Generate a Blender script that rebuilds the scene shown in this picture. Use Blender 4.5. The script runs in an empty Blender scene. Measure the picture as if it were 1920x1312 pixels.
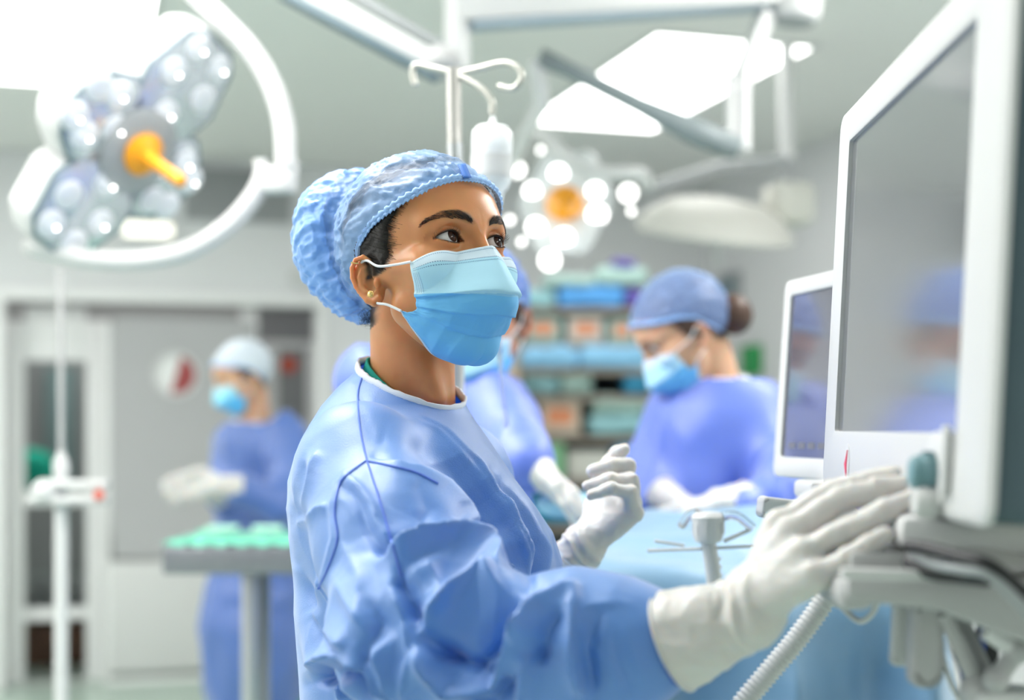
import bpy, bmesh, math, random
import numpy as np
from mathutils import Vector, Matrix

# ---------------------------------------------------------------- camera, world, lights, exposure
SC = bpy.context.scene
COL = SC.collection
F = 2667.0            # focal length in pixels of the 1920 wide frame
CAMH = 1.30
def P(px, py, Y):
    """a point of the place seen at (px,py) and Y metres in front of the viewer"""
    return Vector(((px - 960.0) / F * Y, Y, CAMH + (800.0 - py) / F * Y))
cd = bpy.data.cameras.new('camera'); cam = bpy.data.objects.new('camera', cd); COL.objects.link(cam)
cam.location = (0, 0, CAMH); cam.rotation_euler = (math.pi / 2, 0, 0)
cd.sensor_width = 36.0; cd.lens = 36.0 * F / 1920.0; cd.shift_y = 144.0 / 1920.0
cd.clip_start = 0.05; cd.clip_end = 60
cd.dof.use_dof = True; cd.dof.focus_distance = 1.49; cd.dof.aperture_fstop = 2.2
SC.camera = cam
SC.view_settings.view_transform = 'Standard'; SC.view_settings.look = 'None'
SC.view_settings.gamma = 1.0; SC.view_settings.use_curve_mapping = False
SC.view_settings.exposure = 0.0
SC.cycles.max_bounces = 8; SC.cycles.diffuse_bounces = 4; SC.cycles.glossy_bounces = 3
SC.cycles.transparent_max_bounces = 16; SC.cycles.transmission_bounces = 6
SC.cycles.caustics_reflective = False; SC.cycles.caustics_refractive = False
SC.cycles.sample_clamp_indirect = 4.0; SC.cycles.blur_glossy = 0.5
w = bpy.data.worlds.new('world'); SC.world = w; w.use_nodes = True
w.node_tree.nodes['Background'].inputs[0].default_value = (0.8, 0.86, 0.9, 1)
w.node_tree.nodes['Background'].inputs[1].default_value = 0.3
ROOM_H = 2.67
UD = Vector((0.9568, 0.2907, 0)); VD = Vector((-0.2907, 0.9568, 0))
def RM(u, v, z=0.0):
    return UD * u + VD * v + Vector((0, 0, z))
RROT = math.atan2(0.2907, 0.9568)
PANEL_E = 19.0        # radiance of the unseen ceiling panels added for light
PANELS = [(-0.37, 0.23, 4.46, 5.96), (1.92, 2.52, 4.58, 6.08), (-0.37, 0.23, 1.5, 3.0), (1.92, 2.52, 1.5, 3.0),
          (1.92, 2.52, -1.6, -0.1), (-1.95, -1.35, 1.5, 3.0), (-2.1, -1.5, 4.46, 5.96)]  # from the third on: unseen panels, added for their light

# ---------------------------------------------------------------- helpers
def link(o, parent=None):
    COL.objects.link(o)
    if parent is not None: o.parent = parent
    return o
def tag(o, label=None, cat=None, group=None, kind=None):
    if label: o['label'] = label
    if cat: o['category'] = cat
    if group: o['group'] = group
    if kind: o['kind'] = kind
    return o
def thing(name, label, cat, loc=(0, 0, 0), rz=0.0, group=None):
    o = bpy.data.objects.new(name, None); o.empty_display_size = 0.1; link(o)
    o.location = loc; o.rotation_euler = (0, 0, rz)
    return tag(o, label, cat, group)
def mesh_from(name, verts, faces, mat, parent=None, smooth=True, colors=None):
    me = bpy.data.meshes.new(name)
    verts = np.asarray(verts, dtype=np.float32)
    if isinstance(faces, np.ndarray):
        nf, k = faces.shape
        me.vertices.add(len(verts)); me.vertices.foreach_set('co', verts.ravel())
        me.loops.add(nf * k); me.loops.foreach_set('vertex_index', faces.astype(np.int32).ravel())
        me.polygons.add(nf); me.polygons.foreach_set('loop_start', np.arange(0, nf * k, k, dtype=np.int32))
        me.update(calc_edges=True)
    else:
        me.from_pydata([tuple(v) for v in verts.tolist()], [], faces); me.update()
    if smooth: me.polygons.foreach_set('use_smooth', [True] * len(me.polygons))
    if colors is not None:
        a = me.color_attributes.new('tint', 'FLOAT_COLOR', 'POINT')
        c = np.ones((len(verts), 4), dtype=np.float32); c[:, :colors.shape[1]] = colors
        a.data.foreach_set('color', c.ravel())
    o = bpy.data.objects.new(name, me)
    if mat is not None: me.materials.append(mat)
    link(o, parent)
    return o
class MB:
    """collects shapes in a bmesh, then links them as one object"""
    def __init__(s): s.v = []; s.f = []
    def add(s, vs, fs):
        n = len(s.v); s.v += [tuple(v) for v in vs]; s.f += [tuple(i + n for i in f) for f in fs]; return s
    def box(s, c, size, rot=None, bev=0.0, seg=2):
        bm = bmesh.new(); bmesh.ops.create_cube(bm, size=1.0)
        bmesh.ops.scale(bm, vec=size, verts=bm.verts)
        if bev > 0: bmesh.ops.bevel(bm, geom=bm.edges[:], offset=bev, segments=seg, profile=0.5, affect='EDGES')
        M = Matrix.Translation(Vector(c))
        if rot is not None: M = M @ (rot if isinstance(rot, Matrix) else Matrix.Rotation(rot, 4, 'Z'))
        bmesh.ops.transform(bm, matrix=M, verts=bm.verts)
        bm.verts.index_update()
        s.add([v.co[:] for v in bm.verts], [[v.index for v in f.verts] for f in bm.faces]); bm.free(); return s
    def tube(s, pts, r, n=12, cap=True, closed=False):
        pts = [Vector(p) for p in pts]; N = len(pts)
        rs = r if hasattr(r, '__len__') else [r] * N
        up = None; base = len(s.v); vs = []; fs = []
        for i, p in enumerate(pts):
            if closed: t = pts[(i + 1) % N] - pts[i - 1]
            else: t = pts[min(i + 1, N - 1)] - pts[max(i - 1, 0)]
            t = t.normalized() if t.length > 1e-9 else Vector((0, 0, 1))
            if up is None:
                a = Vector((0, 0, 1)) if abs(t.z) < 0.9 else Vector((1, 0, 0)); up = (a - t * a.dot(t)).normalized()
            else:
                up = up - t * up.dot(t); up = up.normalized() if up.length > 1e-6 else Vector((1, 0, 0))
            b = t.cross(up)
            for k in range(n):
                a = 2 * math.pi * k / n; vs.append(p + (up * math.cos(a) + b * math.sin(a)) * rs[i])
        M = N if closed else N - 1
        for i in range(M):
            j = (i + 1) % N
            for k in range(n):
                k2 = (k + 1) % n; fs.append((i * n + k, i * n + k2, j * n + k2, j * n + k))
        if cap and not closed:
            fs.append(tuple(range(n - 1, -1, -1))); fs.append(tuple((N - 1) * n + k for k in range(n)))
        return s.add(vs, fs)
    def lathe(s, prof, c=(0, 0, 0), axis=(0, 0, 1), n=24, cap=True):
        ax = Vector(axis).normalized(); a = Vector((1, 0, 0)) if abs(ax.x) < 0.9 else Vector((0, 1, 0))
        e1 = (a - ax * a.dot(ax)).normalized(); e2 = ax.cross(e1); c = Vector(c); vs = []; fs = []
        for r, h in prof:
            r = max(r, 1e-5)
            for k in range(n):
                t = 2 * math.pi * k / n; vs.append(c + ax * h + (e1 * math.cos(t) + e2 * math.sin(t)) * r)
        for i in range(len(prof) - 1):
            for k in range(n):
                k2 = (k + 1) % n; fs.append((i * n + k, i * n + k2, (i + 1) * n + k2, (i + 1) * n + k))
        if cap: fs.append(tuple(range(n - 1, -1, -1))); fs.append(tuple((len(prof) - 1) * n + k for k in range(n)))
        return s.add(vs, fs)
    def ball(s, c, r, n=16, m=10, rot=None):
        r = r if hasattr(r, '__len__') else (r, r, r); R3 = rot.to_3x3() if rot is not None else Matrix.Identity(3); c = Vector(c); vs = []; fs = []
        for i in range(m + 1):
            ph = math.pi * i / m
            for k in range(n):
                t = 2 * math.pi * k / n
                vs.append(c + R3 @ Vector((r[0] * math.sin(ph) * math.cos(t), r[1] * math.sin(ph) * math.sin(t), r[2] * math.cos(ph))))
        for i in range(m):
            for k in range(n):
                k2 = (k + 1) % n; fs.append((i * n + k, (i + 1) * n + k, (i + 1) * n + k2, i * n + k2))
        return s.add(vs, fs)
    def prism(s, poly, d, M=None, bev=0.0, seg=2):
        """poly: 2-D outline (counter clockwise) in x,z ; d thickness along y"""
        bm = bmesh.new()
        vs = [bm.verts.new((x, 0, z)) for x, z in poly]; f = bm.faces.new(vs)
        r = bmesh.ops.extrude_face_region(bm, geom=[f]); ev = [g for g in r['geom'] if isinstance(g, bmesh.types.BMVert)]
        bmesh.ops.translate(bm, vec=(0, d, 0), verts=ev); bmesh.ops.recalc_face_normals(bm, faces=bm.faces[:])
        if bev > 0: bmesh.ops.bevel(bm, geom=bm.edges[:], offset=bev, segments=seg, profile=0.5, affect='EDGES')
        if M is not None: bmesh.ops.transform(bm, matrix=M, verts=bm.verts)
        bm.verts.index_update()
        s.add([v.co[:] for v in bm.verts], [[v.index for v in f.verts] for f in bm.faces]); bm.free(); return s
    def build(s, name, mat, parent=None, smooth=True, angle=40):
        o = mesh_from(name, s.v, s.f, mat, parent, smooth)
        if smooth:
            o.data.set_sharp_from_angle(angle=math.radians(angle))
        return o
def spline(pts, n=8, closed=False):
    """Catmull-Rom through the points"""
    pts = [Vector(p) for p in pts]; N = len(pts); out = []
    for i in range(N if closed else N - 1):
        p1 = pts[i]; p2 = pts[(i + 1) % N]
        p0 = pts[i - 1] if (i > 0 or closed) else p1 * 2 - p2
        p3 = pts[(i + 2) % N] if (i + 2 < N or closed) else p2 * 2 - p1
        for k in range(n):
            t = k / n
            out.append(0.5 * ((2 * p1) + (p2 - p0) * t + (2 * p0 - 5 * p1 + 4 * p2 - p3) * t * t + (3 * p1 - p0 - 3 * p2 + p3) * t ** 3))
    if not closed: out.append(pts[-1])
    return out
def copy_tree(o, parent=None):
    c = o.copy(); COL.objects.link(c); c.parent = parent
    for ch in list(o.children): copy_tree(ch, c)
    return c

# ---- materials
def mat(name, col, rough=0.5, metal=0.0, spec=0.5, bump=0.0, bscale=60.0, var=0.0, vscale=4.0, sss=0.0, sssr=(1, .3, .2), trans=0.0, emit=None, es=1.0,
        coat=0.0, sheen=0.0, attr=False, bdist=0.002, alpha=1.0, bdetail=4.0, stretch=None, ior=1.45):
    m = bpy.data.materials.new(name); m.use_nodes = True; nt = m.node_tree; b = nt.nodes['Principled BSDF']; L = nt.links
    b.inputs['Base Color'].default_value = (*col, 1); b.inputs['Roughness'].default_value = rough; b.inputs['Metallic'].default_value = metal
    b.inputs['Specular IOR Level'].default_value = spec; b.inputs['IOR'].default_value = ior
    if trans: b.inputs['Transmission Weight'].default_value = trans
    if coat: b.inputs['Coat Weight'].default_value = coat; b.inputs['Coat Roughness'].default_value = 0.1
    if sheen: b.inputs['Sheen Weight'].default_value = sheen
    if alpha < 1: b.inputs['Alpha'].default_value = alpha
    if sss:
        b.inputs['Subsurface Weight'].default_value = 1.0; b.inputs['Subsurface Scale'].default_value = sss; b.inputs['Subsurface Radius'].default_value = sssr
    if emit is not None:
        b.inputs['Emission Color'].default_value = (*emit, 1); b.inputs['Emission Strength'].default_value = es
    tc = nt.nodes.new('ShaderNodeTexCoord'); src = tc.outputs['Object']
    if stretch:
        mp = nt.nodes.new('ShaderNodeMapping'); mp.inputs['Scale'].default_value = stretch; L.new(src, mp.inputs['Vector']); src = mp.outputs['Vector']
    base = None
    if attr:
        a = nt.nodes.new('ShaderNodeVertexColor'); a.layer_name = 'tint'
        mx = nt.nodes.new('ShaderNodeMix'); mx.data_type = 'RGBA'; mx.blend_type = 'MULTIPLY'; mx.inputs[0].default_value = 1.0
        mx.inputs[6].default_value = (*col, 1); L.new(a.outputs['Color'], mx.inputs[7]); base = mx.outputs[2]
    if var:
        n = nt.nodes.new('ShaderNodeTexNoise'); n.inputs['Scale'].default_value = vscale; n.inputs['Detail'].default_value = 4; L.new(src, n.inputs['Vector'])
        mr = nt.nodes.new('ShaderNodeMapRange'); mr.inputs[1].default_value = 0.25; mr.inputs[2].default_value = 0.75; mr.inputs[3].default_value = 1 - var; mr.inputs[4].default_value = 1 + var
        L.new(n.outputs['Fac'], mr.inputs[0])
        mx = nt.nodes.new('ShaderNodeMix'); mx.data_type = 'RGBA'; mx.blend_type = 'MULTIPLY'; mx.inputs[0].default_value = 1.0
        if base is None: mx.inputs[6].default_value = (*col, 1)
        else: L.new(base, mx.inputs[6])
        L.new(mr.outputs[0], mx.inputs[7]); base = mx.outputs[2]
    if base is not None: L.new(base, b.inputs['Base Color'])
    if bump:
        n = nt.nodes.new('ShaderNodeTexNoise'); n.inputs['Scale'].default_value = bscale; n.inputs['Detail'].default_value = bdetail; L.new(src, n.inputs['Vector'])
        bp = nt.nodes.new('ShaderNodeBump'); bp.inputs['Strength'].default_value = bump; bp.inputs['Distance'].default_value = bdist
        L.new(n.outputs['Fac'], bp.inputs['Height']); L.new(bp.outputs[0], b.inputs['Normal'])
    return m

# ---- implicit surfaces (numpy)
def nrm(v): return v / (np.linalg.norm(v) + 1e-12)
def A(*v): return np.array(v, dtype=np.float64)
def s_ell(p, c, r):
    r = np.asarray(r); q = (p - c) / r; k0 = np.sqrt((q * q).sum(1)) + 1e-9; q2 = q / r; k1 = np.sqrt((q2 * q2).sum(1)) + 1e-9
    return k0 * (k0 - 1.0) / k1
def s_cap(p, a, b, ra, rb):
    a = np.asarray(a, float); b = np.asarray(b, float); ba = b - a; pa = p - a
    h = np.clip(pa @ ba / (ba @ ba + 1e-12), 0, 1)
    d = pa - h[:, None] * ba
    return np.sqrt((d * d).sum(1)) - (ra + (rb - ra) * h)
def s_chain(p, pts, rs, k=0.0):
    d = None
    for i in range(len(pts) - 1):
        e = s_cap(p, pts[i], pts[i + 1], rs[i], rs[i + 1]); d = e if d is None else (smin(d, e, k) if k > 0 else np.minimum(d, e))
    return d
def smin(a, b, k):
    h = np.clip(0.5 + 0.5 * (b - a) / k, 0, 1); return b + (a - b) * h - k * h * (1 - h)
def smax(a, b, k): return -smin(-a, -b, k)
def s_box(p, c, half, r=0.0, R=None):
    q = p - c
    if R is not None: q = q @ R
    q = np.abs(q) - (np.asarray(half) - r); return np.sqrt((np.maximum(q, 0) ** 2).sum(1)) + np.minimum(q.max(1), 0) - r
def polymesh(fn, lo, hi, h, newton=2, margin=2.2, B=6):
    """surface nets over a sparsely evaluated field, vertices then pulled onto the surface"""
    lo = np.asarray(lo, float); hi = np.asarray(hi, float)
    nb = np.ceil((hi - lo) / (h * B)).astype(int); n = nb * B
    g = [lo[i] + (np.arange(nb[i]) + 0.5) * h * B for i in range(3)]
    X = np.stack(np.meshgrid(*g, indexing='ij'), -1).reshape(-1, 3)
    dc = fn(X); act = np.abs(dc) < h * B * 0.866 * margin * 0.5 + h * B * 0.45
    vals = np.repeat(np.repeat(np.repeat(dc.reshape(nb), B, 0), B, 1), B, 2).astype(np.float32)
    ai = np.argwhere(act.reshape(nb)); o = np.stack(np.meshgrid(*[np.arange(B)] * 3, indexing='ij'), -1).reshape(-1, 3)
    for s in range(0, len(ai), 1500):
        idx = (ai[s:s + 1500, None, :] * B + o[None]).reshape(-1, 3)
        v = fn(lo + (idx + 0.5) * h); vals[idx[:, 0], idx[:, 1], idx[:, 2]] = v
    ins = vals < 0
    ix = np.zeros(tuple(n - 1), dtype=np.uint8)
    for a in (0, 1):
        for b in (0, 1):
            for c in (0, 1): ix += ins[a:n[0] - 1 + a, b:n[1] - 1 + b, c:n[2] - 1 + c]
    cells = np.argwhere((ix > 0) & (ix < 8)); N = len(cells)
    cid = np.full(tuple(n - 1), -1, dtype=np.int64); cid[cells[:, 0], cells[:, 1], cells[:, 2]] = np.arange(N)
    acc = np.zeros((N, 3)); cnt = np.zeros(N)
    for ax in range(3):
        for a in (0, 1):
            for b in (0, 1):
                o1 = np.zeros(3, int); o1[(ax + 1) % 3] = a; o1[(ax + 2) % 3] = b; o2 = o1.copy(); o2[ax] = 1
                c1 = cells + o1; c2 = cells + o2
                v1 = vals[c1[:, 0], c1[:, 1], c1[:, 2]]; v2 = vals[c2[:, 0], c2[:, 1], c2[:, 2]]
                m = (v1 < 0) != (v2 < 0); t = v1[m] / (v1[m] - v2[m])
                acc[m] += o1 + np.eye(3)[ax] * t[:, None]; cnt[m] += 1
    V = lo + (cells + acc / cnt[:, None] + 0.5) * h
    faces = []
    for ax in range(3):
        u, w_ = (ax + 1) % 3, (ax + 2) % 3
        sl1 = [slice(None)] * 3; sl2 = [slice(None)] * 3; sl1[ax] = slice(0, n[ax] - 1); sl2[ax] = slice(1, n[ax])
        a = ins[tuple(sl1)]; b = ins[tuple(sl2)]
        for flip, mk in ((0, a & ~b), (1, ~a & b)):
            e = np.argwhere(mk); e = e[(e[:, u] > 0) & (e[:, w_] > 0) & (e[:, u] < n[u] - 1) & (e[:, w_] < n[w_] - 1)]
            q = []
            for du, dw in ((-1, -1), (0, -1), (0, 0), (-1, 0)):
                c = e.copy(); c[:, u] += du; c[:, w_] += dw; q.append(cid[c[:, 0], c[:, 1], c[:, 2]])
            q = np.stack(q, 1)
            if flip: q = q[:, ::-1]
            faces.append(q)
    Fc = np.concatenate(faces); Fc = Fc[(Fc >= 0).all(1)]
    for _ in range(newton):
        V = V - np.clip(fn(V), -h, h)[:, None] * grad(fn, V, h * 0.3)
    return V, Fc
TET = np.array([[1, 1, 1], [1, -1, -1], [-1, 1, -1], [-1, -1, 1]], float)
def grad(fn, V, e):
    g = sum(TET[i] * fn(V + TET[i] * e)[:, None] for i in range(4)); return g / (np.linalg.norm(g, axis=1, keepdims=True) + 1e-12)
def project(fn, V, it=4, e=0.0005):
    V = np.array(V, float)
    for _ in range(it): V = V - fn(V)[:, None] * grad(fn, V, e)
    return V
def pix(V):
    """where points are seen, in pixels of the 1920 frame"""
    return np.stack([960 + V[:, 0] / V[:, 1] * F, 800 - (V[:, 2] - CAMH) / V[:, 1] * F], 1)
def vnoise(p, seed=0):
    """smooth value noise in [-1,1]"""
    i = np.floor(p).astype(np.int64); f = p - i; f = f * f * f * (f * (f * 6 - 15) + 10)
    def hsh(a):
        x = (a[:, 0] * 374761393 + a[:, 1] * 668265263 + a[:, 2] * 2147483647 + seed * 974634777) & 0xffffffff
        x = ((x ^ (x >> 13)) * 1274126177) & 0xffffffff; x = x ^ (x >> 16); return x / 2147483648.0 - 1
    r = 0
    for a in (0, 1):
        for b in (0, 1):
            for c in (0, 1):
                wgt = (f[:, 0] if a else 1 - f[:, 0]) * (f[:, 1] if b else 1 - f[:, 1]) * (f[:, 2] if c else 1 - f[:, 2])
                r = r + wgt * hsh(i + np.array([a, b, c]))
    return r
def ridged(p, seed=0, oct=3):
    r = 0; a = 1.0; t = 0
    for k in range(oct):
        r = r + a * (1 - 2 * np.abs(vnoise(p * (1.9 ** k) + 17.3 * k, seed + k))); t += a; a *= 0.5
    return r / t
def seg_dist(Q, poly):
    """distance of 2-D/3-D points to a polyline, and the position 0..1 along it"""
    poly = np.asarray(poly, float); best = np.full(len(Q), 1e9); tt = np.zeros(len(Q)); side = np.zeros(len(Q))
    L = np.linalg.norm(np.diff(poly, axis=0), axis=1); cum = np.concatenate([[0], np.cumsum(L)]); tot = cum[-1]
    for i in range(len(poly) - 1):
        a = poly[i]; b = poly[i + 1]; ba = b - a; h = np.clip((Q - a) @ ba / (ba @ ba + 1e-12), 0, 1)
        dv = Q - a - h[:, None] * ba; d = np.sqrt((dv * dv).sum(1)); m = d < best
        best[m] = d[m]; tt[m] = (cum[i] + h[m] * L[i]) / tot
        if Q.shape[1] == 2: side[m] = np.sign(ba[0] * dv[m, 1] - ba[1] * dv[m, 0])
    return best, tt, side
# ---------------------------------------------------------------- materials of the place
M_wall = mat('wall_paint', (0.76, 0.76, 0.775), 0.6, bump=0.05, bscale=40)
M_ceil = mat('ceiling_paint', (0.86, 0.86, 0.84), 0.7, bump=0.04, bscale=30)
M_floor = mat('green_vinyl', (0.44, 0.55, 0.48), 0.3, var=0.08, vscale=8)
M_panel = mat('added_diffuser', (0.9, 0.9, 0.9), 0.5, emit=(1.0, 0.985, 0.96), es=PANEL_E)
M_panelv = mat('light_diffuser_far', (0.9, 0.9, 0.9), 0.5, emit=(1.0, 0.99, 0.97), es=5.5)
M_white = mat('white_enamel', (0.64, 0.645, 0.64), 0.35)
M_frame = mat('white_frame', (0.88, 0.88, 0.88), 0.4)

# ---------------------------------------------------------------- room shell
U0, U1, V0, V1 = -2.4, 3.4, -2.6, 7.43
def rbox(mb, u0, u1, v0, v1, z0, z1, bev=0.0):
    c = RM((u0 + u1) / 2, (v0 + v1) / 2, (z0 + z1) / 2)
    return mb.box(c, (abs(u1 - u0), abs(v1 - v0), abs(z1 - z0)), RROT, bev)
DU0, DU1, DZ = -0.62, 1.55, 2.0     # the wide opening in the far wall
def shell(name, *boxes, m=None):
    mb = MB()
    for b in boxes: rbox(mb, *b)
    o = mb.build(name, m or M_wall, smooth=False); tag(o, kind='structure'); return o
def par(o, t):
    """parent keeping the place in the world"""
    o.parent = t; o.matrix_parent_inverse = t.matrix_basis.inverted(); return o
def part(t, mb, name, m, smooth=True, angle=40, label=None, kind=None):
    """t: the thing (Empty with its own place) or a part of it"""
    o = mb.build(name, m, None, smooth, angle) if isinstance(mb, MB) else mb
    if t.parent is None: par(o, t)
    else: o.parent = t
    return tag(o, label, None, None, kind)
M_steel = mat('stainless_steel', (0.62, 0.63, 0.64), 0.28, metal=1.0)
M_greym = mat('grey_metal', (0.36, 0.38, 0.39), 0.4)
M_slate = mat('slate_plastic', (0.17, 0.23, 0.26), 0.5, var=0.05)
M_dark = mat('dark_rubber', (0.02, 0.02, 0.022), 0.5)
M_grey = mat('grey_plastic', (0.45, 0.45, 0.45), 0.45)
M_lightg = mat('light_grey_plastic', (0.68, 0.68, 0.68), 0.4)
M_orange = mat('orange_handle', (0.90, 0.36, 0.01), 0.35)
M_red = mat('red_plastic', (0.70, 0.10, 0.05), 0.4)
M_teal = mat('teal_plastic', (0.16, 0.30, 0.33), 0.4)
M_clear = mat('clear_plastic', (0.92, 0.95, 0.96), 0.08, trans=0.85, ior=1.3)
M_glass = mat('window_glass', (0.90, 0.94, 0.94), 0.03, trans=1.0, ior=1.1)
M_bulb = mat('lamp_led', (1, 1, 1), 0.3, emit=(1.0, 0.98, 0.95), es=4.0)
M_refl = mat('lamp_reflector', (0.62, 0.66, 0.70), 0.22, metal=0.5)
M_doorg = mat('grey_door_laminate', (0.46, 0.46, 0.47), 0.5)
M_brown = mat('brown_laminate', (0.24, 0.11, 0.07), 0.5, var=0.15, vscale=5)
M_tan = mat('tan_wood', (0.42, 0.33, 0.24), 0.5, var=0.1, vscale=6)
M_drape = None
def WZ(px, py, v):
    """point of the vertical plane at depth v of the room seen at px,py -> (u, z, Y)"""
    t = (px - 960.0) / F; Y = v / (0.9568 - 0.2907 * t); return Y * (0.9568 * t + 0.2907), CAMH + (800.0 - py) / F * Y, Y
# floor, ceiling, walls; two seen light panels, the others unseen and added to light the room
shell('floor', (U0, U1, V0, V1 + 3, -0.1, 0), m=M_floor)
shell('ceiling', (U0, U1, V0, V1 + 3, ROOM_H, ROOM_H + 0.1), m=M_ceil)
shell('wall_left', (U0 - 0.1, U0, V0, V1 + 3, 0, ROOM_H))
shell('wall_right', (U1, U1 + 0.1, V0, V1 + 3, 0, ROOM_H))
shell('wall_front', (U0, U1, V0 - 0.1, V0, 0, ROOM_H))
_lab = {0: 'large square-edged ceiling light panel at the left top corner of the photo', 1: 'ceiling light panel behind the crossing grey lamp arm at upper right'}
for i, (u0, u1, v0, v1) in enumerate(PANELS):
    mb = MB(); rbox(mb, u0, u1, v0, v1, ROOM_H - 0.006, ROOM_H - 0.001)
    t = thing('ceiling_light', _lab.get(i, 'unseen ceiling light panel added to light the room, ' + ['', '', 'above the woman in front', 'above the large monitor', 'behind the viewer on the right', 'at the left in front of the far wall', 'over the left corner of the room', 'a'][i]), 'light', RM((u0 + u1) / 2, (v0 + v1) / 2, ROOM_H), 0, 'ceiling light panels')
    part(t, mb, 'diffuser', M_panelv if i < 2 else M_panel, False)
    fr = MB()
    for b in ((u0 - .02, u0, v0 - .02, v1 + .02), (u1, u1 + .02, v0 - .02, v1 + .02), (u0, u1, v0 - .02, v0), (u0, u1, v1, v1 + .02)): rbox(fr, *b, ROOM_H - 0.01, ROOM_H)
    part(t, fr, 'frame', M_white, False)
# the wall with the wide opening (px 8..592, top py 562)
uL, zT, _ = WZ(8, 562, V1); uR, _, _ = WZ(594, 562, V1)
shell('wall_back', (U0, uL, V1, V1 + 0.12, 0, ROOM_H), (uR, U1, V1, V1 + 0.12, 0, ROOM_H), (uL, uR, V1, V1 + 0.12, zT, ROOM_H))
mb = MB()
for b in ((uL - 0.05, uL, V1 - 0.02, V1 + 0.13, 0, zT + 0.06), (uR, uR + 0.05, V1 - 0.02, V1 + 0.13, 0, zT + 0.06), (uL, uR, V1 - 0.02, V1 + 0.13, zT, zT + 0.06)): rbox(mb, *b, bev=0.005)
tag(mb.build('trim_1', M_frame), 'white casing round the wide opening in the far wall', kind='structure')
# glazed door (door_1)
VD1 = V1 + 0.16
def wb(mb, px0, px1, py0, py1, v, d=0.04, bev=0.004):
    u0, z0, _ = WZ(px0, py1, v); u1, z1, _ = WZ(px1, py0, v); return rbox(mb, u0, u1, v, v + d, max(z0, 0.0), z1, bev)
d1 = tag(bpy.data.objects.new('door_1', None), 'white framed glazed door left of the grey sliding door', 'door', kind='structure'); link(d1); d1.location = RM(*WZ(105, 1290, VD1)[:1], VD1, 0)
for nm, b in (('stile', (10, 46, 600, 1302)), ('stile', (162, 200, 600, 1302)), ('top_rail', (46, 162, 640, 676)), ('middle_rail', (46, 162, 918, 948)), ('bottom_rail', (46, 162, 1138, 1164)), ('bottom_rail', (46, 162, 1276, 1302)), ('top_panel', (46, 162, 575, 640))):
    q = MB(); wb(q, *b, VD1); part(d1, q, nm, M_frame)
for b in ((46, 162, 676, 918), (46, 162, 948, 1138), (46, 162, 1164, 1276)):
    q = MB(); wb(q, *b, VD1 + 0.016, 0.006, 0); part(d1, q, 'pane', M_glass, False)
# grey sliding door (door_2) with a round window
d2 = tag(bpy.data.objects.new('door_2', None), 'grey sliding door with a round window over a white kick panel', 'door', kind='structure'); link(d2); VD2 = V1 + 0.02; d2.location = RM(*WZ(300, 1290, VD2)[:1], VD2, 0)
u0, zb, _ = WZ(205, 1046, VD2); u1, zt, _ = WZ(478, 600, VD2); uc, zc, _ = WZ(330, 702, VD2); rp_ = 0.105
# leaf: plate with a round hole
def plate_hole(u0, u1, z0, z1, uc, zc, r, v, d, n=40):
    vs = []; fs = []; out = []
    for k in range(n):
        a = 2 * math.pi * k / n; ca, sa = math.cos(a), math.sin(a)
        s_ = min([(u1 - uc) / ca if ca > 1e-6 else 9e9, (u0 - uc) / ca if ca < -1e-6 else 9e9, (z1 - zc) / sa if sa > 1e-6 else 9e9, (z0 - zc) / sa if sa < -1e-6 else 9e9]); out.append((uc + ca * s_, zc + sa * s_, uc + ca * r, zc + sa * r))
    for (x, z, xi, zi) in out: vs += [RM(x, v, z), RM(xi, v, zi), RM(x, v + d, z), RM(xi, v + d, zi)]
    for k in range(n):
        a = 4 * k; b = 4 * ((k + 1) % n); fs += [(a, b, b + 1, a + 1), (a + 2, a + 3, b + 3, b + 2), (a + 1, b + 1, b + 3, a + 3), (a, a + 2, b + 2, b)]
    return vs, fs
vs, fs = plate_hole(u0, u1, zb, zt, uc, zc, rp_, VD2, 0.04); part(d2, MB().add(vs, fs), 'leaf', M_doorg, False)
q = MB(); wb(q, 205, 478, 1046, 1262, VD2); part(d2, q, 'kick_panel', M_white); q = MB(); wb(q, 196, 206, 600, 1290, VD2 - 0.004); wb(q, 206, 480, 1262, 1284, VD2 - 0.004); part(d2, q, 'edge_strip', M_frame)
q = MB(); c = RM(uc, VD2 - 0.004, zc); q.lathe([(rp_ - 0.006, 0.05), (rp_ - 0.006, 0), (rp_ + 0.012, 0), (rp_ + 0.012, 0.006), (rp_, 0.05)], c, VD, 40, False); part(d2, q, 'window_ring', M_lightg)
q = MB(); q.lathe([(0, 0.018), (rp_ - 0.004, 0.018), (rp_ - 0.004, 0.024), (0, 0.024)], c, VD, 40); part(d2, q, 'round_pane', M_glass, False)
# post and door at the right end of the opening
q = MB(); wb(q, 452, 484, 572, 1290, V1 + 0.062, 0.05); tag(q.build('trim_2', M_frame), 'white post behind the left nurse, beside the grey door', kind='structure')
d3 = tag(bpy.data.objects.new('door_3', None), 'grey door with small notice in the recess behind the left nurse', 'door', kind='structure'); link(d3); VD3 = V1 + 0.5; d3.location = RM(*WZ(545, 1290, VD3)[:1], VD3, 0)
q = MB(); wb(q, 480, 612, 500, 1275, VD3); part(d3, q, 'leaf', mat('door_grey', (0.30, 0.30, 0.31), 0.5))
q = MB(); wb(q, 486, 600, 640, 652, VD3 - 0.012, 0.01); wb(q, 500, 522, 655, 1260, VD3 - 0.012, 0.01); wb(q, 575, 590, 655, 1260, VD3 - 0.012, 0.01); part(d3, q, 'frame', M_frame)
u_, z_, _ = WZ(541, 684, VD3); q = MB(); q.lathe([(0, 0), (0.045, 0), (0.045, 0.004), (0, 0.004)], RM(u_, VD3 - 0.012, z_), VD, 24); part(d3, q, 'round_notice', M_red)
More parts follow.
